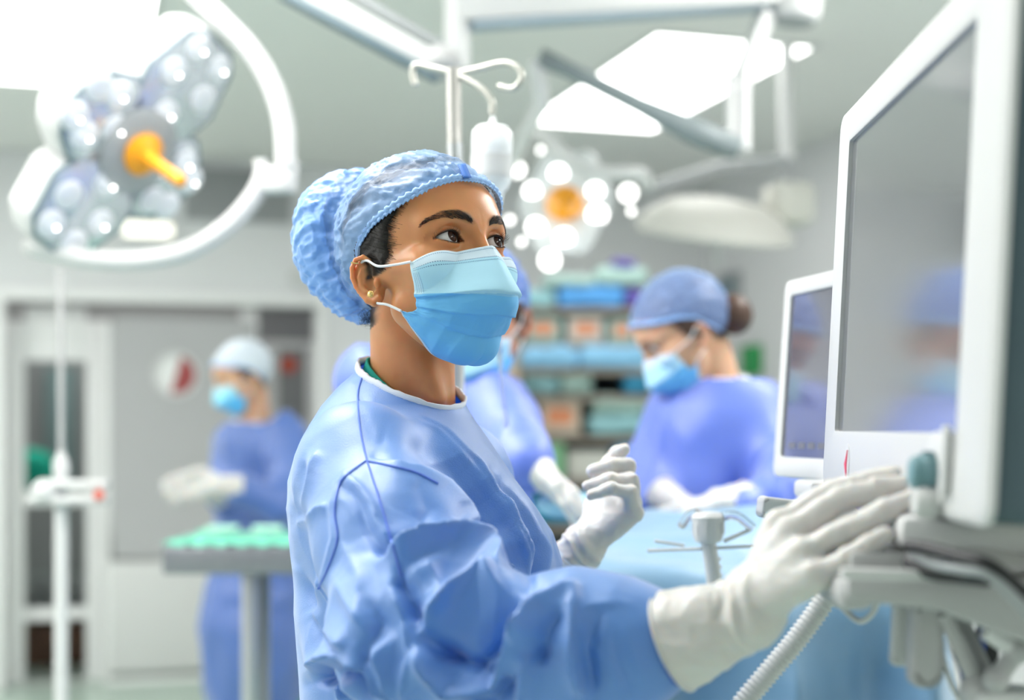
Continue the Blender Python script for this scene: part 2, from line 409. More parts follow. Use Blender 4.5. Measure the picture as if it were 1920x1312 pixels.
# corridor behind
q = MB(); rbox(q, U0, 2.6, V1 + 2.2, V1 + 2.3, 0, ROOM_H); tag(q.build('wall_corridor', mat('corridor_paint', (0.36, 0.37, 0.37), 0.6), smooth=False), kind='structure')
# unseen lamp added to brighten the corridor, and what its round window shows
q = MB(); rbox(q, -0.9, 1.6, V1 + 1.0, V1 + 1.3, ROOM_H - 0.02, ROOM_H - 0.01); tag(q.build('corridor_fill_light', mat('corridor_fill_glow', (1, 1, 1), 0.5, emit=(1, 0.98, 0.95), es=9.0), smooth=False), 'unseen long ceiling light added to brighten the corridor behind the doors', 'light')
for nm, a0, m_ in (('white_blind', 75, M_frame), ('red_blind', -105, mat('dark_red', (0.36, 0.07, 0.07), 0.4))):
    q = MB(); vs = []; n_ = 20; r_ = rp_ - 0.008
    for dv in (0.010, 0.014):
        vs += [RM(uc + r_ * math.cos(math.radians(a0 + 180 * k / n_)), VD2 + dv, zc + r_ * math.sin(math.radians(a0 + 180 * k / n_))) for k in range(n_ + 1)]
    q.add(vs, [tuple(range(n_ + 1)), tuple(range(2 * n_ + 1, n_, -1))] + [(k, k + n_ + 1, k + n_ + 2, k + 1) for k in range(n_)] + [(n_, 2 * n_ + 1, n_ + 1, 0)]); part(d2, q, nm, m_, False)
# coved skirting of the room
for nm, b in (('baseboard_back', (uR + 0.05, U1, V1 - 0.012, V1, 0, 0.1)), ('baseboard_right', (U1 - 0.012, U1, V0, V1 - 0.012, 0, 0.1)), ('baseboard_left', (U0, U0 + 0.012, V0, V1, 0, 0.1))):
    q = MB(); rbox(q, *b, bev=0.003); tag(q.build(nm, M_frame), kind='structure')
# air grille and sign high on the far wall
u0, z0, _ = WZ(345, 412, V1); u1, z1, _ = WZ(545, 322, V1)
t = thing('air_grille', 'dark air grille high on the far wall behind the lamp yoke', 'vent', RM((u0 + u1) / 2, V1, z0))
q = MB(); rbox(q, u0, u1, V1 - 0.02, V1, z0, z1, 0.004); part(t, q, 'housing', M_greym)
for k in range(7):
    q = MB(); zz = z0 + 0.02 + (z1 - z0 - 0.04) * k / 6; q.box(RM((u0 + u1) / 2, V1 - 0.028, zz), (u1 - u0 - 0.03, 0.02, 0.006), Matrix.Rotation(RROT, 4, 'Z') @ Matrix.Rotation(0.5, 4, 'X')); part(t, q, 'slat', M_grey)
u0, z0, _ = WZ(228, 448, V1); u1, z1, _ = WZ(326, 416, V1)
t = thing('wall_lamp', 'small glowing oblong lamp on the far wall under the surgical light', 'lamp', RM((u0 + u1) / 2, V1, z0))
q = MB(); rbox(q, u0, u1, V1 - 0.03, V1, z0, z1, 0.008); part(t, q, 'housing', M_white)
q = MB()
rbox(q, u0 + 0.01, u1 - 0.01, V1 - 0.034, V1 - 0.03, z0 + 0.015, z1 - 0.015, 0.001); part(t, q, 'diffuser', mat('warm_lamp', (1, 1, 1), 0.5, emit=(1, 0.95, 0.78), es=1.6))
q = MB(); u_, z_, _ = WZ(562, 520, V1); q.lathe([(0, 0), (0.055, 0), (0.055, 0.03), (0.045, 0.04), (0, 0.04)], RM(u_, V1, z_), -VD, 24); tag(q.build('smoke_detector', M_white), 'small round white detector on the wall left of the blue cap', 'detector')
# things seen through the glazed door
uq, zq, _ = WZ(60, 915, V1 + 0.9)
t = thing('corridor_shelf', 'steel shelf rack seen through the glazed door', 'shelf', RM(*WZ(100, 1130, V1 + 0.9)[:1], V1 + 0.9, 0))
for py in (925, 1150):
    q = MB(); wb(q, 20, 205, py, py + 14, V1 + 0.7, 0.4); part(t, q, 'shelf_board', M_lightg)
for px in (22, 200):
    q = MB(); wb(q, px - 5, px + 5, 600, 1275, V1 + 0.7, 0.03); part(t, q, 'post', M_lightg)
q = MB(); u_, z_, _ = WZ(60, 922, V1 + 0.9); q.ball(RM(u_, V1 + 0.9, z_ + 0.122), (0.13, 0.13, 0.12), 20, 12); tag(q.build('green_bag', mat('green_cloth', (0.0, 0.62, 0.42), 0.7)), 'round green bundle on the shelf behind the glazed door', 'bundle')
for i, (px, lab) in enumerate(((75, 'left grey wire basket behind the glazed door'), (140, 'right grey wire basket behind the glazed door'))):
    u_, z_, _ = WZ(px, 1150, V1 + 0.9); t = thing('wire_basket', lab, 'basket', RM(u_, V1 + 0.9, z_), 0, 'wire baskets behind the glazed door')
    q = MB(); wd = 0.17
    for k in range(5):
        z = z_ + 0.01 + 0.05 * k; q.tube([RM(u_ - wd / 2, V1 + .8, z), RM(u_ + wd / 2, V1 + .8, z), RM(u_ + wd / 2, V1 + 1.0, z), RM(u_ - wd / 2, V1 + 1.0, z)], 0.004, 6, closed=True)
    for k in range(9): q.tube([RM(u_ - wd / 2 + wd * k / 8, V1 + .8, z_ + .01), RM(u_ - wd / 2 + wd * k / 8, V1 + .8, z_ + .21)], 0.003, 6)
    part(t, q, 'wires', M_steel); q = MB(); q.ball(RM(u_, V1 + .9, z_ + .09), (0.07, 0.08, 0.08), 14, 8); part(t, q, 'bundle', M_grey)
q = MB(); wb(q, 30, 200, 1172, 1275, V1 + 0.72, 0.35); tag(q.build('brown_cabinet', M_brown), 'brown low cabinet behind the glazed door', 'cabinet')
q = MB(); wb(q, 85, 140, 690, 900, V1 + 2.15, 0.04); tag(q.build('poster', mat('pale_teal_board', (0.25, 0.36, 0.36), 0.6)), 'pale teal board on the corridor wall behind the glazed door', 'board')
# frames on the right wall
def rw(px, py):
    t = (px - 960.0) / F; Y = U1 / (0.9568 * t + 0.2907); return -0.2907 * t * Y + 0.9568 * Y, CAMH + (800 - py) / F * Y
for nm, a, b, m, lab, cat in (('wall_intercom', (1354, 575), (1392, 507), M_greym, 'dark grey wall intercom above the right nurse', 'intercom'), ('notice_board', (1336, 730), (1398, 640), M_white, 'white board on the wall behind the right nurse', 'board'),
                              ('green_sign', (1402, 705), (1430, 646), mat('green_enamel', (0.02, 0.30, 0.08), 0.5), 'green upright sign on the wall right of the right nurse', 'sign')):
    v0, z0 = rw(*a); v1, z1 = rw(*b); d = 0.03 if nm != 'green_sign' else 0.045
    t = thing(nm, lab, cat, RM(U1 - d, (v0 + v1) / 2, z0)); q = MB(); rbox(q, U1 - d, U1, min(v0, v1), max(v0, v1), z0, z1, 0.004); part(t, q, 'housing', m)
    if nm == 'wall_intercom':
        q = MB(); rbox(q, U1 - d - 0.006, U1 - d, min(v0, v1) + 0.03, max(v0, v1) - 0.03, z0 + 0.05, z1 - 0.03, 0.002); part(t, q, 'front_plate', M_slate)
# ---------------------------------------------------------------- the head, in its own frame: x forward, y left, z up, origin between the ears
def ear_sdf(p):
    """p already mirrored to the +y side, thin shell ear"""
    o = A(-0.010, 0.0745, -0.001); e1 = nrm(A(-math.cos(math.radians(32)), math.sin(math.radians(32)), 0)); e2 = nrm(A(-0.10, 0.10, 1)); e2 = nrm(e2 - e1 * (e1 @ e2)); e3 = np.cross(e2, e1)
    if e3[1] < 0: e3 = -e3
    q = p - o; a = np.stack([q @ e1, q @ e2, q @ e3], 1) * 1000.0
    a = a / 0.94
    hp = [(-7, 3, 0), (-9, 12, 1), (-6, 21, 2), (2, 27.5, 2.5), (11, 26, 2.5), (17, 18, 2), (18.5, 7, 1.5), (16, -4, 1), (10, -14, 0.5), (4, -22, 0.5), (-3, -26.5, 0), (-8, -22, -1)]
    hr = [2.0, 2.6, 2.8, 2.7, 2.7, 2.6, 2.4, 2.3, 2.6, 4.0, 4.4, 4.0]
    hx = s_chain(a, [A(*v) for v in hp], hr, 1.0)
    plate = s_ell(a, A(4, 3, -3.0), (15.5, 24, 3.4)); plate = smin(plate, s_ell(a, A(-2, -18, -1.5), (8, 10, 3)), 2.0)
    base = s_ell(a, A(-4, -3, -9), (11, 25, 8)); plate = smin(plate, base, 4)
    plate = smax(plate, -s_ell(a, A(-1.5, -4, 2.0), (8.0, 10.5, 7.0)), 1.5)
    anti = s_chain(a, [A(0, 17, -1), A(7, 14, -.5), A(10.5, 6, 0), (A(10, -4, 0)), A(5, -12, 0), A(0, -15.5, 0)], [1.5, 2.4, 2.7, 2.6, 2.8, 2.6], 1.0)
    trag = s_ell(a, A(-9.5, -4.5, 0.5), (3.6, 5.5, 4.2))
    d = smin(smin(plate, hx, 1.6), anti, 1.8); d = smin(d, trag, 2.0)
    return d * 0.94 / 1000.0
EYE_C = A(0.0715, 0.0315, 0.0215); EYE_R = 0.0122
def lid_open(y, up=True):
    """height of the lid edges above the eye centre line; y is distance from the middle of the face"""
    t = np.clip((y - 0.0160) / 0.0310, 0, 1)      # inner to outer corner
    if up: return 0.0082 * np.sin(np.pi * t ** 0.80) ** 0.70 + (-0.0022 + 0.0028 * t)
    return -0.0047 * np.sin(np.pi * t ** 1.15) ** 0.85 + (-0.0022 + 0.0028 * t)
def head_sdf(p, detail=True, ears=True):
    p = np.asarray(p, float); q = p.copy(); q[:, 1] = np.abs(q[:, 1])
    d = s_ell(q, A(-0.010, 0, 0.050), (0.095, 0.072, 0.074))
    d = smin(d, s_ell(q, A(0.032, 0, 0.052), (0.0625, 0.0625, 0.058)), 0.02)
    d = smin(d, s_ell(q, A(0.034, 0, -0.004), (0.0525, 0.0565, 0.060)), 0.02)
    d = smin(d, s_ell(q, A(0.032, 0, -0.044), (0.048, 0.043, 0.042)), 0.02)
    d = smin(d, s_cap(q, A(0.010, 0.044, -0.036), A(0.052, 0.010, -0.084), 0.015, 0.015), 0.030)
    d = smin(d, s_ell(q, A(0.055, 0.040, -0.008), (0.026, 0.022, 0.020)), 0.016)      # cheek bones
    d = smin(d, s_cap(q, A(0.000, 0.060, 0.004), A(0.050, 0.048, 0.004), 0.010, 0.012), 0.016)
    d = smin(d, s_chain(q, [A(0.0815, 0.006, 0.036), A(0.081, 0.024, 0.0415), A(0.064, 0.046, 0.038)], [0.010, 0.010, 0.009]), 0.014)  # brows
    d = smin(d, s_chain(q, [A(0.084, 0, 0.034), A(0.095, 0, 0.006), A(0.1025, 0, -0.020)], [0.0065, 0.0066, 0.0080]), 0.012)
    d = smin(d, s_ell(q, A(0.092, 0.010, -0.024), (0.009, 0.007, 0.007)), 0.006)
    d = smin(d, s_ell(q, A(0.074, 0, -0.051), (0.016, 0.024, 0.016)), 0.012)
    d = smin(d, s_ell(q, A(0.057, 0, -0.085), (0.014, 0.018, 0.012)), 0.012)
    d = smax(d, -s_ell(q, A(0.098, 0.031, 0.021), (0.0235, 0.0200, 0.0150)), 0.012)       # sockets
    if detail:
        d = smin(d, s_ell(q, EYE_C + A(-0.0004, 0, 0.0002), (0.0142, 0.0158, 0.0138)), 0.005)
        # crease over the upper lid
        y = q[:, 1]; zc = EYE_C[2] + lid_open(y) + 0.0052; u = (q[:, 2] - zc) / 0.0011
        wgt = np.clip((y - 0.017) / 0.006, 0, 1) * np.clip((0.050 - y) / 0.006, 0, 1) * (q[:, 0] > 0.055)
        d = d + 0.0012 * np.exp(-u * u) * wgt
        zl = EYE_C[2] + lid_open(y, False) - 0.0055; u = (q[:, 2] - zl) / 0.002
        d = d + 0.0004 * np.exp(-u * u) * wgt
        # the almond opening
        zz = q[:, 2] - EYE_C[2]
        op = np.maximum(zz - lid_open(y), lid_open(y, False) - zz); op = np.maximum(op, np.abs(y - 0.0315) - 0.0157)
        op = np.maximum(op, EYE_C[0] - 0.004 - q[:, 0])
        d = smax(d, -op, 0.0008)
    if ears: d = smin(d, ear_sdf(q), 0.003)
    return d
BROW = [A(0.0935, 0.0105, 0.0365), A(0.093, 0.018, 0.0412), A(0.088, 0.027, 0.0445), A(0.080, 0.037, 0.0455), A(0.070, 0.046, 0.0415), A(0.064, 0.0510, 0.0375)]
BROW_W = [0.0030, 0.0044, 0.0042, 0.0030, 0.0018, 0.0007]
def hairline_x(z, y):
    """x of the hair edge at height z (side of the head)"""
    return np.interp(z, [-0.05, -0.02, -0.004, 0.004, 0.014, 0.03, 0.05, 0.07, 0.085, 0.1, 0.13], [-0.06, -0.045, -0.03, 0.012, 0.019, 0.025, 0.034, 0.052, 0.070, 0.088, 0.12])
def skin_tint(q):
    """own colour of the skin, hairline and brows included; q in the head frame"""
    n = len(q); c = np.ones((n, 3)); a = q.copy(); a[:, 1] = np.abs(a[:, 1])
    ch = np.exp(-(((a - A(0.068, 0.043, -0.008)) / A(0.03, 0.02, 0.018)) ** 2).sum(1)); c *= 1 - ch[:, None] * A(0.0, 0.06, 0.07)
    nose = np.exp(-(((a - A(0.1, 0.0, 0.0)) / A(0.02, 0.014, 0.03)) ** 2).sum(1)); c *= 1 + nose[:, None] * A(0.05, 0.02, 0.0)
    # lids, lash line
    y = a[:, 1]; zz = a[:, 2] - EYE_C[2]; near = (a[:, 0] > 0.058) & (np.abs(y - 0.0315) < 0.022)
    du = np.abs(zz - lid_open(y)); dl = np.abs(zz - lid_open(y, False)); inw = np.clip(1 - np.abs(y - 0.0315) / 0.017, 0, 1) > 0
    ln = np.where(near & inw, np.maximum(0.95 * np.exp(-(du / 0.0016) ** 2), 0.7 * np.exp(-(dl / 0.0010) ** 2)), 0); c *= 1 - ln[:, None] * A(0.9, 0.93, 0.95)
    sh = np.where(near, np.exp(-((zz - lid_open(y) - 0.003) / 0.004) ** 2) * np.clip((y - 0.018) / 0.01, 0, 1), 0); c *= 1 - 0.30 * sh[:, None] * A(0.6, 0.9, 1.0)
    bd, bt, _ = seg_dist(a[:, 1:], [b[1:] for b in BROW]); bw = np.interp(bt, np.linspace(0, 1, 6), BROW_W)
    br = np.clip(1.35 - bd / bw, 0, 1) * (a[:, 0] > 0.04) * np.clip(bt * 9 + 0.35, 0, 1) * np.clip((0.86 - bt) / 0.2, 0, 1); c *= 1 - (0.72 * br)[:, None]
    # hair roots
    e = a[:, 0] - hairline_x(a[:, 2], y); e = e + 0.006 * vnoise(q * A(40, 40, 260), 5)
    hr = np.clip(0.42 - e / 0.022, 0, 1) ** 1.3 * (a[:, 2] > -0.035) * (1 - np.clip((y - 0.0745) / 0.003, 0, 1) * (a[:, 2] < 0.03)); c *= 1 - 0.93 * hr[:, None]
    return np.clip(c, 0.02, 1.2)
class Frame:
    """an orthonormal frame: .w(local)->world, .l(world)->local"""
    def __init__(s, o, yaw, pitch, roll=0.0, scale=1.0):
        a = math.radians(yaw); t = math.radians(pitch)      # yaw 0 looks along +x of the place, 90 along +y
        f = A(math.cos(a) * math.cos(t), math.sin(a) * math.cos(t), math.sin(t)); l = A(-math.sin(a), math.cos(a), 0); u = np.cross(f, l)
        if roll:
            r = math.radians(roll); l, u = l * math.cos(r) + u * math.sin(r), u * math.cos(r) - l * math.sin(r)
        s.o = np.asarray(o, float); s.R = np.stack([f, l, u]) ; s.s = scale
    def w(s, q): return s.o + (np.asarray(q, float) * s.s) @ s.R
    def l(s, p): return ((np.asarray(p, float) - s.o) @ s.R.T) / s.s
    def M(s):
        m = Matrix.Identity(4)
        for i in range(3):
            for j in range(3): m[j][i] = float(s.R[i][j]) * s.s
            m[i][3] = float(s.o[i])
        return m
M_skin = mat('skin', (0.66, 0.300, 0.130), 0.34, spec=0.45, bump=0.25, bscale=900, sss=0.006, sssr=(1.0, 0.35, 0.2), attr=True, bdist=0.0004, var=0.05, vscale=60)
M_hair = mat('black_hair', (0.018, 0.013, 0.011), 0.38, spec=0.5, bump=0.6, bscale=260, stretch=(1, 1, 1), bdist=0.001)
M_scl = mat('eye_white', (0.80, 0.78, 0.77), 0.10, attr=True, spec=0.35)
M_gold = mat('gold', (0.85, 0.62, 0.25), 0.25, metal=1.0)
def eyeball(parent, fr, side, gaze_yaw, gaze_pitch, n=40):
    """eye with iris and pupil in its own colours, bulging cornea"""
    vs = []; col = []; fs = []; m = 48
    g = Frame(A(0, 0, 0), gaze_yaw, gaze_pitch)
    for i in range(m + 1):
        th = math.pi * (i / m) ** 1.35
        for k in range(n):
            ph = 2 * math.pi * k / n; r = EYE_R
            if th < 0.54: r = EYE_R + 0.0008 * (math.cos(th / 0.54 * math.pi / 2)) ** 1.0
            x = math.cos(th) * r; yy = math.sin(th) * math.cos(ph) * EYE_R; zz = math.sin(th) * math.sin(ph) * EYE_R
            vs.append(g.w(A(x, yy, zz)))
            if th < 0.20: c = (0.004, 0.004, 0.005)
            elif th < 0.52: c = (0.055, 0.022, 0.012) if (k * 7 + i) % 3 else (0.036, 0.014, 0.009)
            elif th < 0.56: c = (0.025, 0.015, 0.013)
            else: c = (0.80, 0.78, 0.79)
            col.append(c)
    for i in range(m):
        for k in range(n):
            k2 = (k + 1) % n; fs.append((i * n + k, i * n + k2, (i + 1) * n + k2, (i + 1) * n + k))
    c = EYE_C * A(1, side, 1); vs = fr.w(np.array(vs) + c)
    return mesh_from('eye', vs, np.array(fs)[:, ::-1], M_scl, parent, True, np.array(col))
def strands(lines, w0, name, m, parent, taper=True):
    """thin three sided hairs along polylines"""
    vs = []; fs = []
    for ln in lines:
        ln = [np.asarray(x, float) for x in ln]; n = len(ln); b = len(vs)
        for i, p_ in enumerate(ln):
            t = nrm(ln[min(i + 1, n - 1)] - ln[max(i - 1, 0)]); a = nrm(np.cross(t, A(0.3, 0.5, 0.81))); c = np.cross(t, a)
            r = w0 * ((1 - i / (n - 1)) ** 0.7 * 0.9 + 0.1 if taper else 1)
            for k in range(3):
                an = 2.094 * k; vs.append(p_ + (a * math.cos(an) + c * math.sin(an)) * r)
        for i in range(n - 1):
            for k in range(3):
                k2 = (k + 1) % 3; fs.append((b + i * 3 + k, b + i * 3 + k2, b + i * 3 + 3 + k2, b + i * 3 + 3 + k))
    return mesh_from(name, np.array(vs), np.array(fs), m, parent)
# ---------------------------------------------------------------- headgear shared by everyone in the room (head frame)
def cap_material():
    m = mat('cap_fabric', (0.27, 0.49, 0.88), 0.38, bump=0.3, bscale=300, attr=True, bdist=0.001, sheen=0.3); nt = m.node_tree; L = nt.links; b = nt.nodes['Principled BSDF']
    tc = nt.nodes.new('ShaderNodeTexCoord'); n = nt.nodes.new('ShaderNodeTexNoise'); n.noise_type = 'RIDGED_MULTIFRACTAL'; n.inputs['Scale'].default_value = 26; n.inputs['Detail'].default_value = 3
    n.inputs['Distortion'].default_value = 0.6; L.new(tc.outputs['Object'], n.inputs['Vector'])
    mr = nt.nodes.new('ShaderNodeMapRange'); mr.inputs[1].default_value = 0.2; mr.inputs[2].default_value = 1.3; mr.inputs[3].default_value = 0.0; mr.inputs[4].default_value = 1.0; L.new(n.outputs['Fac'], mr.inputs[0])
    bp = nt.nodes.new('ShaderNodeBump'); bp.inputs['Strength'].default_value = 0.9; bp.inputs['Distance'].default_value = 0.006; L.new(mr.outputs[0], bp.inputs['Height'])
    old = b.inputs['Normal'].links[0].from_node; L.new(bp.outputs[0], old.inputs['Normal'])
    a = nt.nodes.new('ShaderNodeVertexColor'); a.layer_name = 'tint'
    ad = nt.nodes.new('ShaderNodeMath'); ad.operation = 'MULTIPLY_ADD'; L.new(mr.outputs[0], ad.inputs[0]); ad.inputs[1].default_value = 0.25; L.new(a.outputs['Alpha'], ad.inputs[2]); ad.use_clamp = True
    L.new(ad.outputs[0], b.inputs['Alpha'])
    return m
M_cap = cap_material()
M_capband = mat('cap_band', (0.32, 0.52, 0.88), 0.6, bump=0.4, bscale=400)
M_mask = mat('mask_fabric', (1.0, 1.0, 1.0), 0.75, bump=0.25, bscale=1400, attr=True, bdist=0.0003, sheen=0.15)
M_maskw = mat('mask_edging', (0.78, 0.86, 0.93), 0.7, bump=0.2, bscale=900, bdist=0.0003)
M_stitch = mat('weld_marks', (0.10, 0.25, 0.42), 0.7)
M_loop = mat('ear_loop', (0.85, 0.86, 0.87), 0.7, bump=0.3, bscale=1500, bdist=0.0003)
ZBX = [-0.12, -0.095, -0.06, -0.032, -0.0154, 0.0106, 0.0415, 0.0641, 0.0829, 0.0900]
ZBZ = [-0.040, -0.038, -0.012, 0.018, 0.0400, 0.0540, 0.0625, 0.0705, 0.0790, 0.0835]
def zband(x): return np.interp(x, ZBX, ZBZ)
def skull(q): return head_sdf(q, False, False)
def cap_blob(q, bun=True):
    a = q.copy(); a[:, 1] = np.abs(a[:, 1])
    d = s_ell(q, A(-0.014, 0, 0.054), (0.098, 0.081, 0.091))
    d = smin(d, skull(q) - 0.0045, 0.010)
    if bun:
        b = s_ell(q, A(-0.116, -0.002, 0.081), (0.066, 0.075, 0.084))
        b = smin(b, s_ell(q, A(-0.096, 0, 0.032), (0.040, 0.054, 0.046)), 0.03)
        d = smin(d, b, 0.006)
    return d
def wrinkle(q):
    """creases of the thin fabric, running back from the band"""
    r = np.arctan2(q[:, 1], q[:, 2] - 0.02); x = q[:, 0]
    w_ = vnoise(q * 30, 3) * 0.6
    c = ridged(np.stack([x * 22 + w_, r * 6.5 + w_ * 0.8, q[:, 2] * 12], 1), 11, 3)
    c2 = ridged(q * 75, 21, 2)
    return 0.0040 * c + 0.0022 * c2
def cap_sdf(q, bun=True):
    d = cap_blob(q, bun)
    return d
def band_curve(n=220, off=0.0055):
    ph = np.linspace(0, 2 * np.pi, n, endpoint=False); p = np.stack([0.10 * np.cos(ph) - 0.005, 0.08 * np.sin(ph), 0 * ph], 1)
    for _ in range(14):
        p[:, 2] = zband(p[:, 0]); g = grad(skull, p, 0.001); g[:, 2] = 0; g /= np.linalg.norm(g, axis=1, keepdims=True) + 1e-9
        p = p - (skull(p) - off)[:, None] * g * 0.8
    p[:, 2] = zband(p[:, 0]); return p
def make_cap(fr, h=0.0022, bun=True, name='surgical_cap', tint=(1, 1, 1), detail=True, alpha=0.60):
    fn = lambda q: cap_sdf(q, bun)
    lo = A(-0.215 if bun else -0.13, -0.11, -0.085); hi = A(0.11, 0.11, 0.17)
    V, Fc = polymesh(fn, lo, hi, h)
    if detail:
        g = grad(fn, V, 0.002); seam = np.exp(-((V[:, 0] + 0.06 + 0.25 * (V[:, 2] - 0.06)) / 0.02) ** 2)
        near = np.clip((V[:, 2] - zband(V[:, 0])) / 0.02, 0.15, 1)
        V2 = V + g * (wrinkle(V) * near)[:, None]
    else:
        g = grad(fn, V, 0.002); V2 = V + g * (0.003 * ridged(V * 35, 4, 2))[:, None]
    zb = zband(V[:, 0]); keepv = (V[:, 2] > zb - 0.0005) | (V[:, 0] < -0.06) & (V[:, 2] > zb - 0.014)
    if bun: keepv |= cap_blob(V, False) > 0.010
    Fk = Fc[keepv[Fc].all(1)]; used = np.unique(Fk); rm = np.full(len(V), -1); rm[used] = np.arange(len(used)); V2 = V2[used]; Fk = rm[Fk]
    q = V[used]; t = np.ones((len(q), 4)) * A(*tint, alpha)
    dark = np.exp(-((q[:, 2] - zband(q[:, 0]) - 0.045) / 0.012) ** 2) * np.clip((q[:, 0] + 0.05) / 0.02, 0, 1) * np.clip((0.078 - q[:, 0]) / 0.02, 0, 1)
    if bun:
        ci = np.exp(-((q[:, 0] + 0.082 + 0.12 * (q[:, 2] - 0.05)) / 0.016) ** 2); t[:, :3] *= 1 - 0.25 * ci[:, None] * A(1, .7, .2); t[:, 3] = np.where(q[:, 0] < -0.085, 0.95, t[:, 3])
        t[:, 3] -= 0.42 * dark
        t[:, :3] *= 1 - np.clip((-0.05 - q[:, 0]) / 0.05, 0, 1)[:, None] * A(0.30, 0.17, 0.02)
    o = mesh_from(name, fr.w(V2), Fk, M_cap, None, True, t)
    bc = band_curve(); out = []
    mb = MB(); ripple = [0.0034 + 0.0009 * math.sin(i * 1.9) + 0.0005 * math.sin(i * 4.3) for i in range(len(bc))]
    mb.tube(fr.w(bc + A(0, 0, 0.002)), ripple, n=8, closed=True)
    b = mb.build('elastic_band', M_capband, o, angle=180)
    # the serrated ruffle under the elastic
    n = 330; bc = band_curve(n, 0.0052); vs = []; fs = []
    for i in range(n):
        amp = 0.0030 * (0.6 + 0.4 * math.sin(i * 0.37)); k = (i % 3)
        off = (0.0026, 0.0048, 0.0034)[k]; rad = nrm(bc[i] * A(1, 1, 0))
        fade = 1.0 if bc[i][0] < 0.075 else 0.7
        vs += [bc[i] + rad * 0.0006, bc[i] + rad * (0.0005 + 0.0008 * (k == 1)) - A(0, 0, off * fade), bc[i] + rad * 0.0022 - A(0, 0, off * fade - .0002), bc[i] + rad * 0.0024]
    for i in range(n):
        j = (i + 1) % n
        for k in range(4): k2 = (k + 1) % 4; fs.append((i * 4 + k, j * 4 + k, j * 4 + k2, i * 4 + k2))
    mesh_from('ruffle', fr.w(np.array(vs)), np.array(fs), M_capband, o, False)
    return o
def hair_sdf(q, bun=False):
    a = q.copy(); a[:, 1] = np.abs(a[:, 1]); d = skull(q) - 0.0035
    d = smin(d, s_ell(q, A(-0.016, 0, 0.055), (0.088, 0.074, 0.082)), 0.01)
    e = hairline_x(a[:, 2], a[:, 1]) - 0.004 + 0.0035 * vnoise(q * A(20, 20, 330), 9)
    d = smax(d, (a[:, 0] - e) * 0.45, 0.006)
    d = smax(d, -(a[:, 2] + 0.050 + 0.5 * (a[:, 0] + 0.09)), 0.006)
    if bun: d = smin(d, s_ell(q, A(-0.112, 0, 0.000), (0.040, 0.042, 0.044)), 0.01)
    # clear of the ear
    d = smax(d, -(s_ell(a, A(-0.006, 0.078, -0.002), (0.016, 0.020, 0.026))), 0.004)
    return d
def make_hair(fr, h=0.0022, bun=False, mat_=None, n_str=900, seed=3):
    fn = lambda q: hair_sdf(q, bun)
    V, Fc = polymesh(fn, A(-0.15, -0.10, -0.08), A(0.11, 0.10, 0.16), h)
    g = grad(fn, V, 0.002); V2 = V + g * (0.0008 * ridged(np.stack([V[:, 0] * 30, V[:, 1] * 130, (V[:, 2] - 0.35 * V[:, 0]) * 190], 1), 2, 2))[:, None]
    o = mesh_from('hair', fr.w(V2), Fc, mat_ or M_hair, None)
    if n_str:
        r = np.random.RandomState(seed); S = []
        z = r.uniform(0.0, 0.078, n_str); sd = np.where(r.rand(n_str) < 0.6, -1.0, 1.0)
        x = hairline_x(z, 0) + r.normal(-0.004, 0.007, n_str) * 1.0
        p = np.stack([x, sd * 0.07, z], 1); off = r.uniform(0.0003, 0.0012, n_str)
        p = project(lambda q: skull(q), p, 5); pts = [p.copy()]
        for k in range(7):
            d = A(-1, 0, 0.62) * 0.0045; p = p + d + A(0, 0, 1) * r.normal(0, 0.0004, (n_str, 1)); lift = np.clip((k + 1) / 4, 0, 1) * 0.004
            p = p - (skull(p) - lift - off)[:, None] * grad(skull, p, 0.001); pts.append(p.copy())
        W = [fr.w(a) for a in pts]; S = [[W[k][i] for k in range(8)] for i in range(n_str) if not (abs(pts[0][i][1]) > 0.0 and pts[0][i][2] < 0.012 and False)]
        st = strands(S, 0.00015, 'hair_strands', mat_ or M_hair, o); tag(st, kind='stuff')
    return o
# the pleated mask
MT = [0.0, 0.22, 0.45, 0.62, 0.82, 1.0]
MM = np.array([(0.1060, 0, 0.0074), (0.1175, 0, -0.0278), (0.1165, 0, -0.0540), (0.0960, 0, -0.0695), (0.0690, 0, -0.0875), (0.0375, 0, -0.0951)])
ME = np.array([(0.0548, -0.0678, -0.0007), (0.0519, -0.0642, -0.0178), (0.0453, -0.0594, -0.0325), (0.0433, -0.0578, -0.0450), (0.0330, -0.0610, -0.0465), (0.0229, -0.0630, -0.0426)])
MBOT = np.array([(0.0375, 0, -0.0951), (0.0244, -0.016, -0.0890), (0.0287, -0.0456, -0.0740), (0.0229, -0.0630, -0.0426)])
def cubic(ts, vals, t):
    """smooth interpolation of rows"""
    out = []; ts = np.array(ts); vals = np.array(vals); m = np.gradient(vals, ts, axis=0)
    i = np.clip(np.searchsorted(ts, t) - 1, 0, len(ts) - 2); h = (ts[i + 1] - ts[i])[:, None]; u = ((t - ts[i])[:, None]) / h
    return (2 * u ** 3 - 3 * u ** 2 + 1) * vals[i] + (u ** 3 - 2 * u ** 2 + u) * h * m[i] + (-2 * u ** 3 + 3 * u ** 2) * vals[i + 1] + (u ** 3 - u ** 2) * h * m[i + 1]
